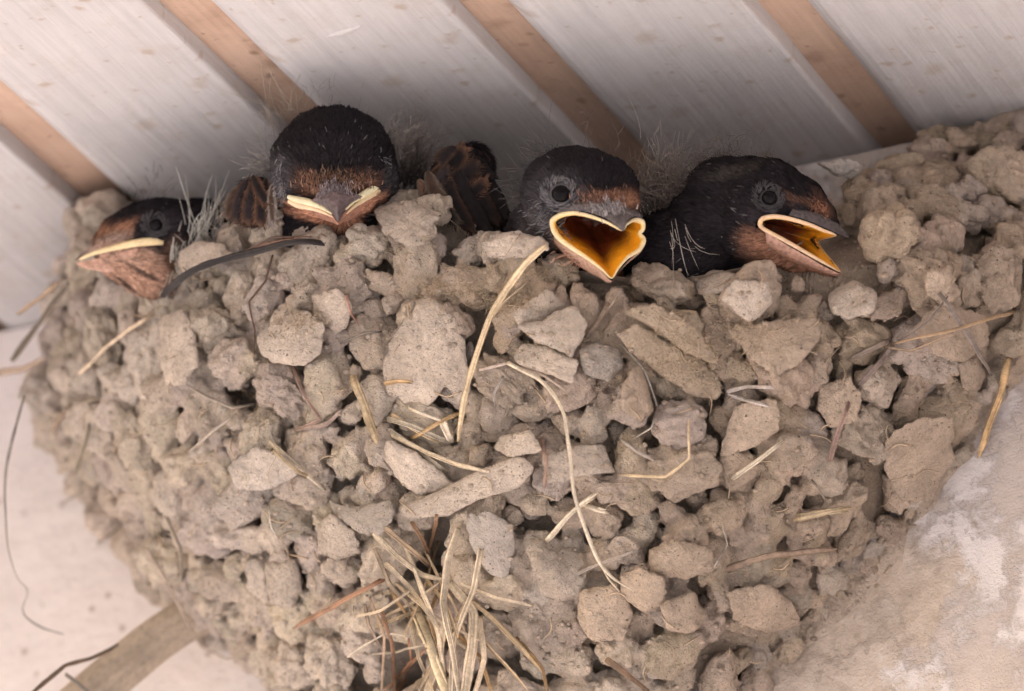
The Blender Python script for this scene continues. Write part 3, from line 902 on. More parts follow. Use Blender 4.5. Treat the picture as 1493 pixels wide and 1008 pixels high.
# loose tuft at the bottom: one thing, each stalk a part
tuft = empty('straw_tuft', W(650, 900, 2), 'tuft of pale dry straws poking out of the bottom middle of the nest', 'straw')
TUF = [
 ([(618,800),(660,880),(690,960)], 7, (.62,.47,.30)), ([(690,860),(650,930),(610,1010)], 8, (.60,.45,.28)), ([(575,850),(640,905),(700,935)], 7, (.66,.52,.36)), ([(640,790),(620,850),(590,930)], 7, (.55,.38,.22)),
 ([(700,930),(735,965),(770,1010)], 8, (.58,.42,.26)), ([(520,900),(556,890),(600,860)], 6, (.6,.48,.34)), ([(600,900),(612,960),(636,1020)], 10, (.68,.54,.37)),
 ([(700,800),(690,860),(662,930),(655,1020)], 12, PALE), ([(590,790),(612,850),(640,930),(650,1020)], 11, PALE), ([(560,900),(600,880),(640,850)], 8, (.5,.38,.25)), ([(620,1020),(640,960),(650,900)], 18, (.74,.6,.42)), ([(700,900),(705,960),(690,1020)], 14, PALE), ([(540,870),(560,930),(556,1020)], 7, (.48,.33,.22)), ([(505,960),(560,925),(600,930)], 5, (.62,.54,.45)),
 ([(668,768),(652,820),(646,880),(660,950),(672,1030)], 15, PALE), ([(545,778),(580,812),(615,838),(652,846)], 14, PALE), ([(562,768),(598,800),(634,830)], 13, (.45,.33,.22)),
 ([(560,820),(600,860),(640,915)], 12, PALE), ([(604,882),(628,940),(652,1020)], 26, (.76,.62,.40)), ([(655,848),(690,895),(688,950),(676,1030)], 24, PALE),
 ([(672,850),(722,872),(776,884)], 8, PALE), ([(676,868),(720,905),(790,978)], 12, (.52,.38,.22)), ([(575,1020),(590,980),(622,945)], 7, (.40,.20,.10)),
 ([(548,914),(580,902),(614,888)], 10, (.5,.38,.22)), ([(556,888),(572,940),(576,1020)], 9, (.42,.22,.12)), ([(534,880),(538,910),(552,940)], 8, (.50,.38,.30)),
 ([(560,830),(575,870),(595,900)], 8, OCH), ([(640,860),(625,900),(640,945)], 8, OCH), ([(600,760),(618,790),(630,815)], 9, (.34,.19,.10)), ([(636,750),(632,780),(622,812)], 9, (.34,.19,.10)),
 ([(545,800),(566,850),(600,885)], 9, (.46,.36,.26)), ([(540,955),(580,950),(620,940)], 6, (.6,.52,.42)), ([(660,920),(700,960),(720,1020)], 10, OCH),
 ([(596,930),(600,965),(560,1010)], 6, (.45,.22,.12)), ([(752,930),(790,975),(800,1010)], 9, OCH), ([(620,840),(650,880),(668,930)], 9, GOLD), ([(585,870),(620,900),(700,960)], 8, PALE),
]
for i, (p, w_, c_) in enumerate(TUF):
    c_ = tuple(np.array(c_)*np.array([.92, .87, .80]))
    straw(p, w_*.78, c_, lift=.15+.05*(i % 5), flat=.16, parent=tuft, twist=.5, lifts=[.02, .25+.04*(i % 5), .35+.05*(i % 4)])
# the fan of cut straws in the middle
fan = empty('straw_fan', W(620, 630, 0), 'fan of pale cut straws at the foot of the long curved golden straw', 'straw')
for i, (p, w_, c_) in enumerate([
 ([(562,610),(600,622),(640,640),(664,646)], 10, PALE), ([(564,624),(605,652),(656,692)], 8, PALE), ([(566,632),(620,660),(676,680),(716,690)], 9, (.76,.6,.40)),
 ([(598,640),(632,622),(676,600)], 8, OCH), ([(644,612),(652,630),(658,644)], 14, PALE), ([(594,594),(625,606),(648,614)], 6, PALE), ([(570,604),(590,618),(640,648)], 7, GOLD)]):
    straw(p, w_, c_, lift=.15+.04*(i % 3), flat=.2, parent=fan)
# fine fibres and bits stuck in the mud: parts of the nest
BITS = [
 ([(398,372),(388,410),(364,440),(372,480),(370,520)], 4, RED), ([(425,535),(452,590),(468,612),(430,626)], 7, (.34,.21,.16)), ([(430,626),(475,618),(500,598)], 8, (.42,.30,.24)),
 ([(392,640),(430,676),(474,716)], 9, PALE), ([(398,655),(430,686),(456,700)], 7, GOLD), ([(790,640),(797,680),(793,712)], 7, (.36,.22,.16)),
 ([(905,502),(938,540),(958,590),(950,622),(924,640)], 4, (.46,.40,.34)), ([(1060,572),(1090,564),(1132,566)], 7, (.6,.5,.44)), ([(1062,574),(1090,582),(1122,592)], 8, (.6,.5,.44)),
 ([(1252,562),(1286,524),(1306,500)], 9, (.34,.24,.2)), ([(1296,498),(1250,520),(1236,528)], 9, (.30,.22,.17)), ([(1310,498),(1350,470),(1382,430)], 4, (.4,.3,.25)),
 ([(795,790),(830,752),(872,718)], 10, PALE), ([(850,734),(868,742),(886,748)], 11, PALE), ([(116,545),(150,510),(186,482),(226,460)], 7, (.56,.42,.28)),
 ([(214,800),(238,842),(262,888),(292,940)], 7, (.45,.34,.26)), ([(138,796),(158,782),(174,768)], 5, (.3,.22,.16)), ([(86,738),(104,726),(124,714)], 4, (.34,.27,.22)),
 ([(884,962),(915,985),(945,1008)], 10, (.40,.24,.14)), ([(272,662),(310,630),(346,602)], 6, (.52,.42,.34)), ([(505,430),(512,455),(524,478)], 5, (.44,.22,.16)),
 ([(76,628),(90,606),(104,588)], 9, (.34,.22,.13)), ([(110,690),(122,655),(130,615)], 7, (.34,.27,.18)), ([(372,590),(340,596),(300,578),(270,560)], 5, (.5,.4,.32)),
 ([(862,800),(885,842),(902,862)], 3, PALE), ([(835,840),(890,818),(935,800)], 6, (.45,.36,.29)), ([(390,735),(396,770),(410,800)], 4, (.6,.5,.42)),
 ([(495,500),(530,486),(556,484)], 4, (.2,.16,.13)), ([(710,470),(735,440),(775,410)], 4, (.5,.38,.25)), ([(888,440),(870,470),(852,492)], 8, (.34,.24,.17)), ([(900,432),(882,458),(862,480)], 4, (.5,.38,.28)),
 ([(700,540),(740,530),(790,545),(825,570)], 5, (.42,.32,.26)), ([(1040,828),(1060,795),(1052,760)], 3, (.5,.42,.36)), ([(1185,700),(1205,730),(1190,760)], 4, (.3,.22,.17)),
 ([(240,750),(262,800),(266,850)], 6, (.5,.4,.3)), ([(560,560),(580,556),(602,556)], 8, OCH), ([(736,545),(720,575),(722,590)], 5, (.45,.38,.33)), ([(440,350),(410,352),(372,360)], 9, (.34,.18,.12)),
 ([(348,372),(400,348),(455,345)], 4, RED), ([(1300,470),(1318,460),(1330,470)], 3, (.5,.35,.25)), ([(1290,505),(1330,510),(1390,484)], 4, (.45,.3,.18)),
 ([(300,945),(330,960),(366,955)], 4, (.5,.4,.3)), ([(180,880),(186,900),(196,910)], 4, (.3,.22,.17)), ([(905,640),(930,660),(955,672)], 7, (.45,.36,.3)),
]
for p, w_, c_ in BITS: straw(p, w_, c_, lift=.07, parent=nest, name='straw_bit', flat=.5, twist=1.)
# random hair-thin rootlets
hv, hf, ho = [], [], 0
for _ in range(170):
    px, py = random.uniform(90, 1440), random.uniform(330, 1000)
    if hit(px, py) is None: continue
    a = random.uniform(0, 6.28); L_ = random.uniform(12, 42); cur = random.uniform(-.9, .9)
    pts = [(px+math.cos(a+cur*t)*L_*t, py+math.sin(a+cur*t)*L_*t) for t in (0, .5, 1)]
    L2 = catmull(pts, 9); d = [hit(p[0], p[1]) for p in L2]
    if any(q is None for q in d) or max(d)-min(d) > .9: continue
    d = np.array(d); dm = np.minimum.reduce([np.roll(d, 1), d, np.roll(d, -1)]); dm[0] = d[0]; dm[-1] = d[-1]
    dm = np.minimum(dm, np.linspace(dm[0], dm[-1], 9))-.04*np.sin(np.linspace(0.3, 3.1, 9))
    v, f = tube(np.array([W(p[0], p[1], q) for p, q in zip(L2, dm)]), random.uniform(.006, .016), .8, 4, taper=(1, .4))
    hv.append(v); hf += [[i+ho for i in ff] for ff in f]; ho += len(v)
hv = np.concatenate(hv)
tag(mk('rootlets', hv, hf, M_STRAW, nest, colors=np.repeat(np.array([[.50, .38, .27]]), len(hv), 0)), kind='stuff')

# fine plant wool caught on the fibrous patches
fv, ff_, fo_ = [], [], 0
for (fx, fy, sx_, sy_, cnt) in ((650,425,55,18,420),(735,435,45,22,420),(1000,520,60,42,620),(430,470,40,16,200),(1100,490,50,30,250),(780,400,30,15,120),(380,600,30,30,120)):
    for _ in range(cnt):
        px, py = random.gauss(fx, sx_*.6), random.gauss(fy, sy_*.6); d = hit(px, py)
        if d is None: continue
        a = random.uniform(0, 6.28); l_ = random.uniform(.06, .2)
        p0 = W(px, py, d+.01); dv = cr*math.cos(a)*l_+cu*math.sin(a)*l_-cd*random.uniform(.02, .08)
        bd = RNG.normal(size=3)*.04
        v, f = tube(np.array([p0, p0+dv*.5+bd, p0+dv]), .005, 1, 3, taper=(1, .5))
        fv.append(v); ff_ += [[i+fo_ for i in q] for q in f]; fo_ += len(v)
fv = np.concatenate(fv)
tag(mk('plant_wool', fv, ff_, M_STRAW, nest, colors=np.repeat(np.array([[.62, .48, .34]]), len(fv), 0)), kind='stuff')

# ------------------------------------------------------------------ chicks
def remesh(ells, voxel=.05, iters=14):
    bm = bmesh.new()
    for (cx, cy, cz, rx, ry, rz, rot) in ells:
        m = Matrix.Translation((cx, cy, cz)) @ Matrix.Rotation(R(rot), 4, 'Z') @ Matrix.Diagonal((rx, ry, rz, 1))
        bmesh.ops.create_icosphere(bm, subdivisions=4, radius=1, matrix=m)
    me = bpy.data.meshes.new('tmp'); bm.to_mesh(me); bm.free()
    o = bpy.data.objects.new('tmp', me); COL.objects.link(o)
    r = o.modifiers.new('r', 'REMESH'); r.mode = 'VOXEL'; r.voxel_size = voxel
    s = o.modifiers.new('s', 'SMOOTH'); s.iterations = iters; s.factor = .6
    dg = bpy.context.evaluated_depsgraph_get()
    ev = o.evaluated_get(dg).to_mesh()
    n = len(ev.vertices)
    V_ = np.empty(n*3); ev.vertices.foreach_get('co', V_); V_ = V_.reshape(-1, 3)
    N_ = np.empty(n*3); ev.vertices.foreach_get('normal', N_); N_ = N_.reshape(-1, 3)
    F_ = [list(p.vertices) for p in ev.polygons]
    bpy.data.objects.remove(o); bpy.data.meshes.remove(me)
    return V_, N_, F_
def pxof(c):                                # camera-frame cm -> photo pixels
    k = 1-c[..., 2]/D0
    return c[..., 0]/k*PXCM+746.5, 504-c[..., 1]/k*PXCM
def blades(Pb, dirs, L_, w_, cols, lift=.25, nrm=None, curl=.0):
    """tapered feather barbs. camera-frame cm"""
    n = len(Pb)
    dirs = unit(dirs+nrm*lift)
    side = unit(np.cross(dirs, nrm)+RNG.normal(size=(n, 3))*.25)
    L_ = np.broadcast_to(L_, n)[:, None]; w_ = np.broadcast_to(w_, n)[:, None]
    sag = -nrm*L_*curl
    a = Pb-side*w_/2; b = Pb+side*w_/2
    m = Pb+dirs*L_*.55
    c = m-side*w_*.42; d = m+side*w_*.42
    e = Pb+dirs*L_+sag
    V_ = np.stack([a, b, c, d, e], 1).reshape(-1, 3)
    i = np.arange(n)*5
    F_ = np.concatenate([np.stack([i, i+1, i+3, i+2], 1)]).tolist()+np.stack([i+2, i+3, i+4], 1).tolist()
    C_ = np.repeat(cols, 5, 0)
    return V_, F_, C_
def tri_sample(V_, N_, F_, n, mask=None):
    tri = []
    for f in F_:
        tri.append(f[:3])
        if len(f) == 4: tri.append([f[0], f[2], f[3]])
    tri = np.array(tri)
    A, B, C_ = V_[tri[:, 0]], V_[tri[:, 1]], V_[tri[:, 2]]
    nn = np.cross(B-A, C_-A); ar = np.linalg.norm(nn, axis=1)
    face = unit(nn)[:, 2]
    ar = ar*np.where(face > -.35, 1, .05)     # most barbs where they can be seen
    if mask is not None: ar = ar*mask(V_[tri].mean(1))
    idx = RNG.choice(len(tri), n, p=ar/ar.sum())
    u, v = RNG.random(n), RNG.random(n); sw = u+v > 1; u[sw] = 1-u[sw]; v[sw] = 1-v[sw]
    return A[idx]+u[:, None]*(B-A)[idx]+v[:, None]*(C_-A)[idx], unit(nn[idx])

BLK = np.array([.013, .0105, .0125]); RUF = np.array([.19, .095, .06]); THR = np.array([.40, .20, .13]); GRE = np.array([.11, .10, .105])
DBR = np.array([.07, .045, .032])
def paint(V_, default, spots):
    """spots: (px, py, rx, ry, rot, colour, softness)"""
    X_, Y_ = pxof(V_)
    c = np.repeat(default[None], len(V_), 0).astype(float)
    for (sx, sy, rx, ry, rot, col, sf) in spots:
        a = R(rot); dx, dy = X_-sx, Y_-sy
        u = (dx*math.cos(a)+dy*math.sin(a))/rx; v = (-dx*math.sin(a)+dy*math.cos(a))/ry
        d = np.sqrt(u*u+v*v)+.18*noise(V_*4.5)
        m = (1-smooth(1-sf, 1+sf, d))[:, None]
        c = c*(1-m)+np.asarray(col)*m
    return c
def lip(loop, rad_fn, cols, seg=10):
    """closed swollen tube along a loop of camera-frame points"""
    n = len(loop)
    Tn = unit(np.roll(loop, -1, 0)-np.roll(loop, 1, 0)); c = loop.mean(0)
    Ou = loop-c; Ou = unit(Ou-Tn*(Ou*Tn).sum(1)[:, None]); Bn = np.cross(Tn, Ou)
    V_ = []; C_ = []
    for i in range(n):
        for k in range(seg):
            a = 2*math.pi*k/seg; r = rad_fn[i]
            V_.append(loop[i]+Ou[i]*math.cos(a)*r+Bn[i]*math.sin(a)*r*.8)
            C_.append(cols[i])
    F_ = [[i*seg+k, i*seg+(k+1) % seg, ((i+1) % n)*seg+(k+1) % seg, ((i+1) % n)*seg+k] for i in range(n) for k in range(seg)]
    return np.array(V_), F_, np.array(C_)
def closed(P, n):
    P = np.asarray(P, float); m = len(P); out = []
    for s in np.linspace(0, m, n, endpoint=False):
        i = int(s); t = s-i; a, b, c, d = (P[(i+j-1) % m] for j in range(4))
        # blend towards linear for crisp corners
        sp = .5*((2*b)+(-a+c)*t+(2*a-5*b+4*c-d)*t*t+(-a+3*b-3*c+d)*t**3)
        out.append(sp*.75+(b+(c-b)*t)*.25)
    return np.array(out)
def loft(A, B, bulge, out, rows=10):
    A, B = np.asarray(A), np.asarray(B); n = len(A)
    V_ = np.concatenate([A*(1-t)+B*t+np.asarray(out)*bulge*math.sin(math.pi*t) for t in np.linspace(0, 1, rows)])
    return V_, grid_faces(rows, n).tolist()

def mkc(name, V_, F_, mat, parent, cols):
    return mk(name, c2w(V_), F_, mat, parent, colors=cols)
def blob(name, c, r, mat, parent, col, sub=4):
    D, F = ICO[sub]
    return mkc(name, D*np.asarray(r)+np.asarray(c), F, mat, parent, np.repeat(np.asarray([col], float), len(D), 0))

class Chick:
    def __init__(s, label, base, centre, eyes=()):
        s.base = base; s.eyes = eyes
        s.e = empty('swallow_chick', W(centre[0], centre[1]+80, base), label, 'baby bird', 'swallow chicks in the nest')
    def c(s, px, py, h=0): return cc(px, py, s.base-h)
    def pts(s, L_): return np.array([s.c(*p) for p in L_])
    def body(s, ells, default, spots, hole=None, flow=None, n=15000, length=(.08, .16), flowc=None, avoid=None, under=None):
        E = []
        for (px, py, h, rx, ry, rz, rot) in ells:
            c = s.c(px, py, h); E.append((c[0], c[1], c[2], rx/PXCM, ry/PXCM, rz, -rot))
        V_, N_, F_ = remesh(E)
        if hole is not None:
            ctr = V_[np.array([f[0] for f in F_])]
            F_ = [f for f, k in zip(F_, ~hole(ctr)) if k]
        V_ = V_+N_*(.035*noise(V_*2.2+11)+.018*noise(V_*5+4))[:, None]
        cols = paint(V_, default, spots)
        mkc('body', V_, F_, M_SKIN, s.e, cols*.8)
        s.V, s.N, s.F = V_, N_, F_
        n = int(n*1.7)
        Pb, Nn = tri_sample(V_, N_, F_, n, avoid)
        ok = np.ones(n, bool)
        for (ex, ey, er) in s.eyes:
            X_, Y_ = pxof(Pb); ok &= ~(((X_-ex)**2+(Y_-ey)**2 < (er*PXCM*1.15)**2) & (Nn[:, 2] > 0))
        Pb, Nn = Pb[ok], Nn[ok]; n = len(Pb)
        src = s.c(*flowc)                       # barbs lie away from the bill
        d = Pb-src; d = unit(d-Nn*(d*Nn).sum(1)[:, None]); d += RNG.normal(size=d.shape)*.16+np.stack([noise(Pb*3), noise(Pb*3+7), noise(Pb*3+13)], 1)*.35
        d = unit(d-Nn*(d*Nn).sum(1)[:, None])
        cb = paint(Pb, default, spots)
        cb = cb*RNG.uniform(.6, 1.5, (n, 1))
        # sparse paler sheath tips
        k = RNG.random(n) < .008; cb[k] = cb[k]*.4+np.array([.10, .095, .095])
        dist = np.linalg.norm(Pb-src, axis=1)
        L_ = RNG.uniform(length[0], length[1], n)*np.clip(.45+dist*.45, .45, 1.5)
        v, f, c = blades(Pb, d, L_, RNG.uniform(.016, .044, n), cb, lift=.14, nrm=Nn, curl=.10)
        mkc('plumage', v, f, M_FEA, s.e, c)
    def fluff(s, spots, name='down', nrmz=.3):
        """long thin pale down: (px,py,h, dirx,diry, spread, count, len, width, colour)"""
        VV, FF, CC, o = [], [], [], 0
        for (px, py, h, dx, dy, sp, cnt, ln, wd, col, area) in spots:
            for _ in range(int(cnt*1.7)):
                p = s.c(px+random.gauss(0, area), py+random.gauss(0, area), h+random.uniform(-.1, .1))
                d = unit(np.array([dx+random.gauss(0, sp), dy+random.gauss(0, sp), nrmz+random.gauss(0, .3)]))
                l_ = ln*random.uniform(.5, 1.2); bend = RNG.normal(size=3)*.35*l_
                C = np.array([p+d*l_*t+bend*t*t for t in np.linspace(0, 1, 6)])
                v, f = tube(c2w(C), wd*random.uniform(.6, 1.2), .7, 3, taper=(1, .2))
                VV.append(v); FF += [[i+o for i in q] for q in f]; o += len(v)
                CC.append(np.repeat(np.asarray([col])*random.uniform(.8, 1.15), len(v), 0))
        mk(name, np.concatenate(VV), FF, M_FEA, s.e, colors=np.concatenate(CC))
    def eye(s, px, py, h, r=.135, ring=GRE):
        c = s.c(px, py, h)
        blob('eye', c, (r, r*.92, r), M_EYE, s.e, (.01, .01, .01))
        a = np.linspace(0, 2*math.pi, 40, endpoint=False)
        lp = np.stack([c[0]+np.cos(a)*r*1.02, c[1]+np.sin(a)*r*.9, np.full(40, c[2]+r*.28)], 1)
        v, f, cl = lip(lp, np.full(40, .024), np.repeat(np.asarray([ring]), 40, 0), 8)
        mkc('eyelid', v, f, M_SKIN, s.e, cl)
        # radiating pale sheaths round the eye
        n = 260; ang = RNG.uniform(0, 6.283, n); rr = RNG.uniform(1.15, 2.0, n)*r
        P_ = np.stack([c[0]+np.cos(ang)*rr, c[1]+np.sin(ang)*rr*.9, c[2]+r*.5-(rr/r-1)*r*.5], 1)
        d = np.stack([np.sin(ang)*.8-.6, -np.cos(ang)*.8, ang*0], 1)
        v, f, cl = blades(P_, unit(d), RNG.uniform(.06, .12, n), RNG.uniform(.01, .018, n), np.repeat(np.asarray([ring])*1.6, n, 0)*RNG.uniform(.4, 1.2, (n, 1)), lift=.2, nrm=np.tile([0, 0, 1.], (n, 1)))
        mkc('eye_feathers', v, f, M_FEA, s.e, cl)
    def bristles(s, px, py, h, n, sprd, col, dirc, ln=.12):
        P_ = np.array([s.c(px+random.gauss(0, sprd[0]), py+random.gauss(0, sprd[1]), h) for _ in range(n)])
        P_[:, 2] += .0
        d = np.tile(np.array([dirc[0], dirc[1], .3]), (n, 1))+RNG.normal(size=(n, 3))*.35
        v, f, cl = blades(P_, unit(d), RNG.uniform(.6, 1.2, n)*ln, RNG.uniform(.010, .018, n), np.repeat(np.asarray([col]), n, 0)*RNG.uniform(.4, 1.3, (n, 1)), lift=.2, nrm=np.tile([0, 0, 1.], (n, 1)))
        mkc('bristles', v, f, M_FEA, s.e, cl)
    def mouth(s, loop, throat, radii, throat_shade=(.11, .022, .006), lipc=(.80, .66, .42)):
        """loop of (px,py,h); throat (px,py,h); swollen lip + orange funnel"""
        P_ = s.pts(loop); n = 120; radii = [r_*.82 for r_ in radii]
        Lp = closed(P_, n); rf = np.interp(np.linspace(0, len(loop), n, endpoint=False), np.arange(len(loop)+1), list(radii)+[radii[0]])
        lc = np.repeat(np.asarray([lipc]), n, 0)
        v, f, c = lip(Lp, rf, lc)
        # inner side of the lip is yellower
        ctr = Lp.mean(0); din = np.linalg.norm(v-ctr, axis=1)-np.repeat(np.linalg.norm(Lp-ctr, axis=1), 10)
        t = smooth(.02, -.05, din)[:, None] if False else (1-smooth(-.05, .02, din))[:, None]
        c = c*(1-t)+np.array([.78, .50, .10])*t
        mkc('gape_flange', v, f, M_GAPE, s.e, c)
        th = s.c(*throat); rows = 16; VV, CC = [], []
        for i, t in enumerate(np.linspace(0, 1, rows)):
            sh = 1-.80*t**1.15
            ring = th*(1-(1-t)**1.0)+0
            cen = ctr*(1-t)+th*t
            R_ = (Lp-ctr)*sh
            R_[:, 2] *= (1-t)
            p = cen+R_
            p = p + .03*t*np.stack([noise(p*3), noise(p*3+5), noise(p*3+9)], 1)
            VV.append(p)
            k = smooth(.08, .55, t)  # shade of the throat painted into the lining, darker with depth
            cc_ = np.array([.95, .42, .02])*(1-k)+np.array(throat_shade)*k
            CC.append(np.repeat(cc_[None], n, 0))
        VV = np.concatenate(VV); CC = np.concatenate(CC)
        F_ = []
        for i in range(rows-1):
            for j in range(n):
                a = i*n+j; b = i*n+(j+1) % n
                F_.append([a, b, b+n, a+n])
        F_.append([(rows-1)*n+j for j in range(n)])
        mkc('mouth_lining', VV, F_, M_MOUTH, s.e, CC)
        s.loop, s.ctr, s.th = Lp, ctr, th
        return Lp
def cone_hole(P_loop, th, shrink=.93):
    """points inside the funnel between loop and throat"""
    ctr = P_loop.mean(0); px = P_loop
    poly = px[:, :2]
    def fn(Q):
        ax = ctr-th; L2 = ax@ax
        t = np.clip(((Q-th)@ax)/L2, -.2, 3)
        t_in = ((Q-th)@ax)/L2 > .0
        sc = .20+.80*np.clip(t, 0, 1)
        cen = th+ax*np.clip(t, 0, 1.0)[:, None]
        q = (Q-cen)[:, :2]/(sc*shrink)[:, None]+ctr[:2]
        return inpoly(q, poly) & t_in
    return fn

BD = 1.0
# ---------------- chick 2: closed beak, facing us
k2 = Chick('dark chick with closed yellow-edged beak facing the camera over the rim', .6, (487, 240), [(545,246,.09),(414,262,.09)])
k2.body([(486,236,0,91,76,.98,0),(488,209,-.1,78,53,.85,0),(440,262,.1,44,42,.75,0),(545,258,.1,38,42,.75,0),(488,280,.55,40,28,.55,0),(490,294,.75,22,20,.4,0),
         (462,304,.45,30,13,.42,18),(522,300,.45,30,15,.42,-30),(490,306,.6,26,12,.42,0),(500,330,-.9,110,80,1.0,0),(520,400,-1.6,130,120,1.3,0)],
        BLK, [(486,264,52,22,0,RUF,.6),(486,238,60,16,0,BLK,.4),(487,290,24,24,0,np.array([.13,.09,.095]),.4),(460,272,14,10,30,np.array([.16,.08,.05]),.5),
              (410,262,22,34,0,np.array([.055,.05,.055]),.5),(568,275,14,30,0,np.array([.045,.042,.046]),.5),(450,310,42,10,18,THR,.35),(526,305,40,12,-35,THR,.35)],
        n=20000, flowc=(490,306,1.2))
k2.bristles(488, 284, 1.16, 420, (13, 8), (.24,.20,.205), (0,.7), .10)
k2.bristles(486, 266, 1.02, 240, (26, 8), (.22,.13,.09), (0,.8), .12)
k2.bristles(486, 258, 1.0, 260, (30, 12), (.03,.025,.025), (0,.8), .13)
k2.bristles(412, 262, .62, 150, (7, 14), (.24,.23,.24), (-.3,-.7), .16)
k2.bristles(556, 245, .6, 90, (5, 12), (.2,.19,.2), (.3,-.6), .14)
# upper bill (horn) wedge
A = k2.pts([(452,296,.86),(468,301,1.02),(482,309,1.2),(493,323,1.38),(501,309,1.24),(514,297,1.06),(530,287,.9)])
B = k2.pts([(464,284,.96),(472,280,1.04),(480,277,1.10),(488,275,1.13),(495,276,1.10),(503,279,1.04),(514,281,.96)])
A = catmull(A, 40); B = catmull(B, 40)
v, f = loft(A, B, .17, (0, 0, 1), 12)
tt_ = np.repeat(np.linspace(0, 1, 12), 40)[:, None]
mkc('upper_beak', v, f, M_BEAK, k2.e, np.array([.10,.075,.08])*(1-tt_)+np.array([.16,.115,.115])*tt_)
Bl = k2.pts([(446,306,.6),(466,318,.7),(482,324,.85),(492,326,1.0),(503,323,.85),(520,316,.7),(540,300,.6)])
v, f = loft(A-np.array([0, .02, .03]), catmull(Bl, 40), .05, (0, -.6, 1), 8)
mkc('lower_beak', v, f, M_BEAK, k2.e, np.repeat(np.array([[.34,.17,.12]]), len(v), 0))
def flange(ck, pts, r, col=(.76,.69,.46), name='gape_flange', flat=.75):
    L_ = catmull(ck.pts(pts), 30); w = np.interp(np.linspace(0, 1, 30), np.linspace(0, 1, len(r)), r)
    V_ = []; Tn = unit(np.gradient(L_, axis=0)); up = unit(np.cross(Tn, np.array([0, 0, 1.]))); fr = np.cross(up, Tn)
    for i in range(30):
        for k in range(10):
            a = 2*math.pi*k/10
            V_.append(L_[i]+up[i]*math.cos(a)*w[i]+fr[i]*math.sin(a)*w[i]*flat)
    F_ = [[i*10+k, i*10+(k+1) % 10, (i+1)*10+(k+1) % 10, (i+1)*10+k] for i in range(29) for k in range(10)]+[list(range(10))[::-1], [290+k for k in range(10)]]
    V_ = np.array(V_)
    cl = np.repeat(np.asarray([col]), len(V_), 0)
    mkc(name, V_, F_, M_GAPE, ck.e, cl)
flange(k2, [(420,287,.72),(432,291,.82),(450,295,.92),(468,302,1.04),(484,312,1.24)], [.035,.055,.06,.04,.012])
flange(k2, [(421,293,.72),(434,299,.82),(452,303,.9),(470,309,1.0),(486,317,1.2)], [.04,.055,.045,.03,.01], (.78,.60,.40))
flange(k2, [(557,268,.66),(545,275,.78),(530,284,.88),(516,293,1.02),(504,306,1.22)], [.035,.058,.06,.04,.012])
flange(k2, [(556,275,.66),(546,282,.76),(532,291,.86),(518,300,1.0),(505,312,1.2)], [.04,.05,.04,.03,.01], (.72,.56,.34))
k2.eye(545, 246, .52, .09, np.array([.05,.045,.05]))
k2.eye(414, 262, .50, .09, np.array([.07,.065,.07]))
k2.fluff([(415,180,-.3,-.35,.9,.35,26,.7,.004,(.42,.36,.30),14),(570,210,-.4,.6,.6,.4,40,.45,.006,(.35,.31,.28),14),(600,225,-.9,.4,.9,.35,170,.42,.006,(.26,.22,.2),16),(600,265,-.9,.3,.9,.4,120,.4,.008,(.10,.08,.075),14),
          (395,250,-.2,-.8,.3,.4,60,.3,.006,(.34,.31,.29),12),(400,215,-.2,-.8,.5,.4,26,.4,.004,(.34,.31,.29),14),(470,160,-.3,.1,1,.5,24,.25,.004,(.2,.18,.17),30),(398,290,-.1,-.5,-.5,.5,30,.3,.007,(.5,.46,.42),7)])

# folded wing feathers
def vane(ck, base, tip, width, c_core, c_edge, h0, h1, curve=0., name='wing_feather', parent=None, n=18):
    """one flat feather with a shaft, built as barbs along a curved rachis"""
    b = ck.c(base[0], base[1], h0); t = ck.c(tip[0], tip[1], h1)
    ax = t-b; L_ = np.linalg.norm(ax); a_ = ax/L_
    sd = unit(np.cross(a_, [0, 0, 1.])); up = np.cross(sd, a_)
    ts = np.linspace(0, 1, n)
    mid = np.array([b+ax*q+sd*curve*math.sin(math.pi*q) for q in ts])
    wd = width*np.interp(ts, [0, .15, .6, .9, 1], [.3, .8, 1, .75, .15])
    m = 7; V_, C_ = [], []
    for i in range(n):
        for j in range(m):
            u = (j/(m-1))*2-1
            V_.append(mid[i]+sd*u*wd[i]+up*(-.12*u*u*width*2+.006*random.gauss(0, 1)))
            e = smooth(.45, .95, abs(u))*1.0; e = max(e, smooth(.8, 1, ts[i]))
            C_.append(np.asarray(c_core)*(1-e)+np.asarray(c_edge)*e)
    V_ = np.array(V_); C_ = np.array(C_)
    F_ = grid_faces(n, m).tolist()
    # loose barbs along the margins
    nb = 90; q = RNG.random(nb); s_ = np.where(RNG.random(nb) < .5, 1, -1)
    Pm = np.stack([np.interp(q, ts, mid[:, k]) for k in range(3)], 1)+sd*(s_*np.interp(q, ts, wd)*.85)[:, None]
    dd = unit(a_*1.0+sd*s_[:, None]*.55+RNG.normal(size=(nb, 3))*.12)
    bv, bf, bc = blades(Pm, dd, RNG.uniform(.05, .13, nb), .014, np.repeat(np.asarray([c_edge], float), nb, 0)*RNG.uniform(.6, 1.2, (nb, 1)), lift=.05, nrm=np.tile(up, (nb, 1)))
    o = len(V_)
    return np.concatenate([V_, bv]), F_+[[i+o for i in f] for f in bf], np.concatenate([C_, bc])
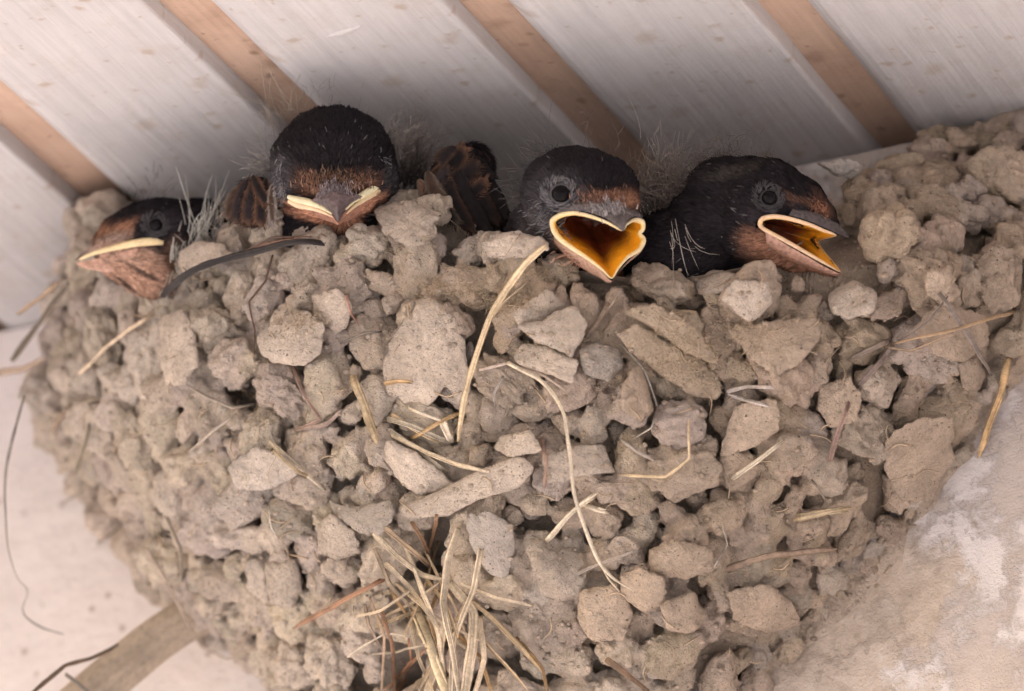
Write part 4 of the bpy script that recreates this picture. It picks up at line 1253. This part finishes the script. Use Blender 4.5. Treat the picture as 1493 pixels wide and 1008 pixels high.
def wing(ck, feathers, name='wing', ells=None):
    VV, FF, CC, o = [], [], [], 0
    for a in feathers:
        v, f, c = vane(ck, *a)
        VV.append(v); FF += [[i+o for i in q] for q in f]; CC.append(c); o += len(v)
    if ells:
        E = [(*ck.c(px, py, h), rx/PXCM, ry/PXCM, rz, -rot) for (px, py, h, rx, ry, rz, rot) in ells]
        v, nn, f = remesh(E, .05, 8)
        VV.append(v); FF += [[i+o for i in q] for q in f]; CC.append(np.repeat(BLK[None]*1.0, len(v), 0)); o += len(v)
        Pb, Nn = tri_sample(v, nn, f, 5200)
        d = unit(np.tile([.25, -1., 0], (5200, 1))+RNG.normal(size=(5200, 3))*.25); d = unit(d-Nn*(d*Nn).sum(1)[:, None])
        cb = np.repeat(BLK[None]*1.1, 5200, 0)*RNG.uniform(.5, 1.6, (5200, 1))
        k = RNG.random(5200) < .12; cb[k] = DBR*1.4
        bv, bf, bc = blades(Pb, d, RNG.uniform(.12, .28, 5200), .028, cb, lift=.12, nrm=Nn, curl=.05)
        VV.append(bv); FF += [[i+o for i in q] for q in bf]; CC.append(bc)
    mkc(name, np.concatenate(VV), FF, M_FEA, ck.e, np.concatenate(CC))
WB = np.array([.055,.034,.026]); WR = np.array([.125,.068,.046]); WP = np.array([.13,.10,.08]); DK = np.array([.015,.012,.013])
wing(k2, [((628,262),(680,214),.17,DK,WR,.35,.3,.06),((640,275),(700,235),.16,DK,WB,.4,.38,.05),((618,285),(655,240),.12,DK*2,WB,.5,.45,.04),
          ((650,300),(712,262),.15,DK,WR,.35,.4,.05),((622,250),(655,306),.12,WB,WP,.5,.6,.05),((632,262),(668,330),.12,DK,WP*.8,.5,.62,.05),((648,252),(690,340),.14,DK,WB,.45,.6,.07),
          ((668,250),(712,340),.16,DK,DK*1.5,.42,.5,.08),((684,240),(728,330),.16,DK,WB*.6,.35,.4,.08),((700,232),(738,320),.16,DK,DK*1.4,.25,.3,.08),((664,214),(640,240),.10,DK,WB,.5,.5,.03),
          ((672,208),(722,262),.14,DK,DK*1.2,.2,.3,.12),((610,262),(640,310),.10,WR,WP,.48,.52,.03)],
     ells=[(672,270,-.2,42,52,.5,-20),(700,300,-.2,36,70,.5,-22),(650,320,-.3,46,60,.5,0),(690,240,-.25,30,34,.4,-30)])
wing(k2, [((376,258),(362,330),.13,DK*1.5,WR*.8,.1,.12,.05),((388,262),(380,332),.12,DK,WR,.16,.16,.03),((360,262),(344,328),.13,DK*1.5,WB*1.5,.05,.05,.04),((350,270),(332,322),.11,WB,WP,.02,.03,.04),((397,268),(398,330),.06,DBR,np.array([.26,.22,.2]),.22,.22,.02),((368,256),(392,300),.09,DK,WR*.8,.2,.22,.02)],
     ells=[(368,292,-.25,26,34,.3,10)])
k2.fluff([(690,325,.15,.2,-.8,.3,60,.3,.01,(.20,.17,.16),16)], name='down')

# ---------------- chick 3: gaping at us
k3 = Chick('chick gaping widely toward the camera with a bright orange mouth', -1.15, (850, 300), [(818,283,.20)])
loop3 = [(807,334,.82),(806,322,.86),(818,314,.92),(838,311,1.0),(862,316,1.08),(886,325,1.22),(907,336,1.42),(913,328,1.3),(924,321,1.02),(936,324,.86),(937,334,.84),(932,341,.86),(938,350,.88),(932,364,.98),
         (914,376,1.14),(901,392,1.32),(892,406,1.42),(878,393,1.24),(856,376,1.08),(832,360,.96),(815,347,.88)]
rad3 = [.062,.062,.052,.045,.04,.032,.02,.028,.05,.062,.05,.045,.06,.05,.036,.022,.010,.026,.042,.052,.058]
Lp3 = k3.mouth(loop3, (862,324,-.15), rad3)
k3.body([(846,286,0,86,70,.88,8),(850,262,-.1,68,46,.75,8),(812,300,.15,48,48,.62,0),(880,300,.45,42,34,.55,10),(908,300,.4,24,30,.5,0),(898,318,.75,20,12,.42,20),(850,356,.25,44,26,.5,30),(880,375,.6,24,15,.42,40),
          (868,320,.35,48,36,.45,0),(810,340,-.7,70,60,.8,0),(850,400,-1.6,110,90,1.0,0)],
        BLK*1.15, [(892,288,46,16,8,RUF,.45),(868,262,50,20,10,BLK,.4),(890,312,26,12,20,np.array([.12,.10,.105]),.5),(812,300,46,44,0,np.array([.048,.044,.05]),.6),(852,372,60,16,35,THR*.8,.4),(905,380,18,30,-30,THR,.5),(790,335,24,28,0,GRE*.6,.6)],
        n=20000, flowc=(900,335,1.4), hole=cone_hole(Lp3, k3.th, 1.04))
# outer skin of the open bill
up = k3.pts([(812,312,.90),(838,307,1.0),(862,311,1.03),(886,320,1.24),(908,337,1.46),(914,323,1.32),(926,316,1.04),(938,322,.84)])
fo = k3.pts([(818,296,.70),(842,292,.84),(866,294,.95),(884,297,1.0),(898,300,1.02),(908,302,.98),(918,304,.85),(930,308,.7)])
v, f = loft(catmull(up, 44), catmull(fo, 44), .05, (0, .5, .8), 10)
t_ = np.repeat(np.linspace(0, 1, 10), 44)[:, None]
mkc('upper_beak', v, f, M_BEAK, k3.e, np.array([.125,.105,.108])*(1-t_)+np.array([.07,.055,.05])*t_)
lo = k3.pts([(808,342,.82),(830,362,.92),(856,380,.98),(878,396,1.2),(892,410,1.42),(904,395,1.3),(918,379,1.12),(936,366,.94)])
ch = k3.pts([(812,356,.2),(832,378,.3),(854,394,.4),(872,402,.55),(886,404,.7),(898,398,.6),(910,386,.5),(924,372,.4)])
v, f = loft(catmull(lo, 44), catmull(ch, 44), .06, (-.4, -.9, .2), 10)
t_ = np.repeat(np.linspace(0, 1, 10), 44)[:, None]
mkc('lower_beak', v, f, M_BEAK, k3.e, np.array([.50,.32,.24])*(1-t_)+THR*.7*t_)
k3.eye(818, 283, .90, .165, np.array([.10,.095,.10]))
k3.bristles(888, 306, 1.24, 240, (14, 6), (.30,.27,.27), (-.3,.7), .11)
k3.bristles(880, 290, 1.03, 220, (18, 5), (.26,.14,.10), (-.2,.8), .09)
k3.bristles(800, 315, .72, 180, (13, 14), (.17,.16,.17), (-.8,-.4), .14)
k3.bristles(838, 375, .75, 90, (14, 8), (.42,.25,.18), (-.6,-.5), .14)
k3.fluff([(800,240,-.2,-.8,.5,.4,60,.28,.006,(.12,.11,.11),16),(775,280,-.3,-.9,.2,.4,60,.3,.006,(.12,.11,.11),14),(960,300,-.9,.1,1,.45,260,.5,.007,(.30,.25,.22),22),(965,320,-.9,-.1,.9,.4,160,.45,.009,(.14,.11,.10),18),(850,222,-.2,.2,1,.5,26,.22,.004,(.2,.18,.17),26),
          (960,250,-1.0,.3,1,.4,50,.45,.004,(.34,.30,.27),24)])

# ---------------- chick 4: side on, facing right, gaping
k4 = Chick('dark chick in profile facing right with its beak half open', -1.1, (1110, 310), [(1122,289,.14)])
loop4 = [(1108,327,.80),(1112,319,.82),(1128,316,.84),(1150,319,.84),(1178,327,.78),(1202,337,.64),(1218,343,.48),(1206,347,.16),(1195,350,-.1),(1192,354,-.22),(1200,366,-.05),(1214,382,.2),(1226,397,.40),(1206,386,.62),(1180,371,.76),(1150,354,.84),(1126,341,.84),(1112,333,.82)]
rad4 = [.05,.055,.055,.05,.045,.04,.025,.02,.025,.03,.025,.022,.015,.035,.045,.05,.05,.05]
Lp4 = k4.mouth(loop4, (1110,328,-.05), rad4, lipc=(.74,.52,.34))
k4.body([(1108,296,0,84,66,.84,14),(1080,280,-.1,76,50,.75,8),(1160,300,.0,48,42,.62,28),(1190,316,.1,32,26,.45,35),(1206,326,.18,22,16,.34,35),(1110,345,0,70,50,.72,10),(1150,362,.05,50,30,.5,30),(1190,380,.15,36,16,.36,35),(1208,388,.22,20,9,.26,38),
          (1040,322,-.3,66,54,.8,0),(1000,372,-.5,90,70,.9,0),(1080,390,-.9,120,70,1.0,0)],
        BLK, [(1178,294,40,18,38,RUF*.85,.45),(1150,262,60,20,38,BLK,.4),(1180,312,30,8,30,BLK*1.5,.5),(1150,372,62,34,24,THR*.55,.4),(1195,384,30,12,38,THR*.6,.4),(1080,252,40,9,-16,np.array([.03,.026,.024]),.6),(1100,318,16,12,0,BLK*1.6,.5)],
        n=20000, flowc=(1215,345,.4), hole=cone_hole(Lp4, k4.th, 1.04))
up = k4.pts([(1150,314,.84),(1178,322,.80),(1202,332,.66),(1222,341,.5),(1240,348,.34),(1224,343,.18),(1208,340,.02),(1196,338,-.2)])
fo = k4.pts([(1158,304,.62),(1180,308,.58),(1198,313,.5),(1208,317,.42),(1214,321,.32),(1212,319,.2),(1206,317,.1),(1196,314,-.1)])
v, f = loft(catmull(up, 44), catmull(fo, 44), .04, (.2, .8, .4), 10)
mkc('upper_beak', v, f, M_BEAK, k4.e, np.repeat(np.array([[.085,.07,.07]]), len(v), 0))
lo = k4.pts([(1116,338,.82),(1148,358,.84),(1178,375,.78),(1206,391,.64),(1228,400,.42),(1216,388,.18),(1200,372,-.05)])
ch = k4.pts([(1118,360,.66),(1146,378,.6),(1172,388,.5),(1196,396,.42),(1212,400,.34),(1206,396,.2),(1194,388,.0)])
v, f = loft(catmull(lo, 44), catmull(ch, 44), .04, (0, -.8, .5), 10)
t_ = np.repeat(np.linspace(0, 1, 10), 44)[:, None]
mkc('lower_beak', v, f, M_BEAK, k4.e, np.array([.44,.26,.20])*(1-t_)+THR*.5*t_)
k4.eye(1122, 289, .80, .14, np.array([.04,.037,.04]))
k4.bristles(1188, 306, .52, 120, (14, 8), (.24,.11,.07), (-.5,.5), .10)
k4.fluff([(1050,250,-.1,-.4,.6,.5,260,.2,.006,(.12,.10,.09),22),(1000,275,-.4,-.4,.7,.5,240,.3,.007,(.16,.13,.115),22),(1100,232,-.2,.0,1,.5,30,.15,.004,(.12,.10,.1),22)])
k4.fluff([(985,335,.55,.25,-1,.12,7,.9,.006,(.42,.38,.34),8)], name='down', nrmz=.1)

# ---------------- chick 1: left, profile facing left, closed
k1 = Chick('small chick at left in profile with closed beak pointing left', 2.6, (220, 350), [(228,328,.12)])
k1.body([(226,334,0,74,46,.72,-8),(190,340,.1,50,36,.55,-20),(160,352,.15,30,22,.38,-28),(215,388,0,60,46,.62,20),(180,388,.1,48,26,.45,28),(165,380,.12,34,18,.36,30),(285,336,-.2,62,46,.7,0),(250,335,-.05,50,44,.65,0),(270,400,-.5,60,60,.7,0),(340,370,-.8,70,60,.7,0)],
        BLK, [(162,336,34,22,-38,RUF*1.2,.4),(190,302,50,16,-30,BLK,.4),(160,352,26,9,-20,np.array([.22,.15,.12]),.5),(196,404,62,36,24,np.array([.36,.215,.155]),.3),(178,372,50,14,5,np.array([.38,.24,.18]),.4),(205,398,30,3,30,np.array([.08,.05,.04]),.5),(180,412,20,2.5,38,np.array([.08,.05,.04]),.5),(250,322,20,16,0,BLK*2,.5),(250,372,18,22,0,np.array([.12,.07,.05]),.5)],
        n=15000, flowc=(112,380,.3))
up = k1.pts([(180,358,.58),(150,364,.46),(128,372,.34),(108,381,.2),(124,374,.1),(142,366,-.05)])
fo = k1.pts([(176,346,.52),(160,350,.46),(146,355,.38),(138,359,.3),(136,360,.2),(142,358,.05)])
v, f = loft(catmull(up, 36), catmull(fo, 36), .05, (-.2, .8, .3), 10)
t_ = smooth(150, 118, pxof(v)[0])[:, None] if False else (1-smooth(112, 142, pxof(v)[0]))[:, None]
mkc('upper_beak', v, f, M_BEAK, k1.e, np.array([.36,.24,.19])*(1-t_)+np.array([.09,.07,.07])*t_)
lo = k1.pts([(200,362,.58),(170,370,.5),(138,378,.34),(110,384,.2),(126,382,.1),(146,376,-.05)])
ch = k1.pts([(196,388,.5),(172,394,.46),(154,398,.38),(140,392,.3),(136,388,.2),(142,384,.05)])
v, f = loft(catmull(lo, 36), catmull(ch, 36), .05, (-.2, -.8, .3), 10)
mkc('lower_beak', v, f, M_BEAK, k1.e, np.repeat(np.array([[.46,.27,.20]]), len(v), 0))
flange(k1, [(238,353,.62),(222,352,.66),(196,355,.64),(168,361,.55),(138,369,.42),(116,378,.28)], [.05,.075,.065,.05,.035,.02], (.78,.62,.36))
k1.eye(228, 328, .70, .125, np.array([.04,.037,.04]))
# white down plumes behind the head
k1.fluff([(285,352,.5,.15,1,.25,16,.75,.011,(.72,.70,.64),9),(285,352,.5,.6,.8,.15,5,1.25,.009,(.72,.70,.64),6),(262,375,.5,-.1,.9,.2,10,.55,.011,(.70,.66,.60),6),(258,395,.5,.0,-.9,.3,7,.4,.010,(.68,.62,.54),5),(318,350,.4,.1,1,.2,16,.45,.012,(.6,.55,.5),8),
          (220,285,-.1,.0,1,.5,26,.18,.005,(.15,.13,.12),20)], nrmz=.1)
for o in list(bpy.data.objects):
    if '_o' in o: del o['_o']
print('objects', len(bpy.data.objects))
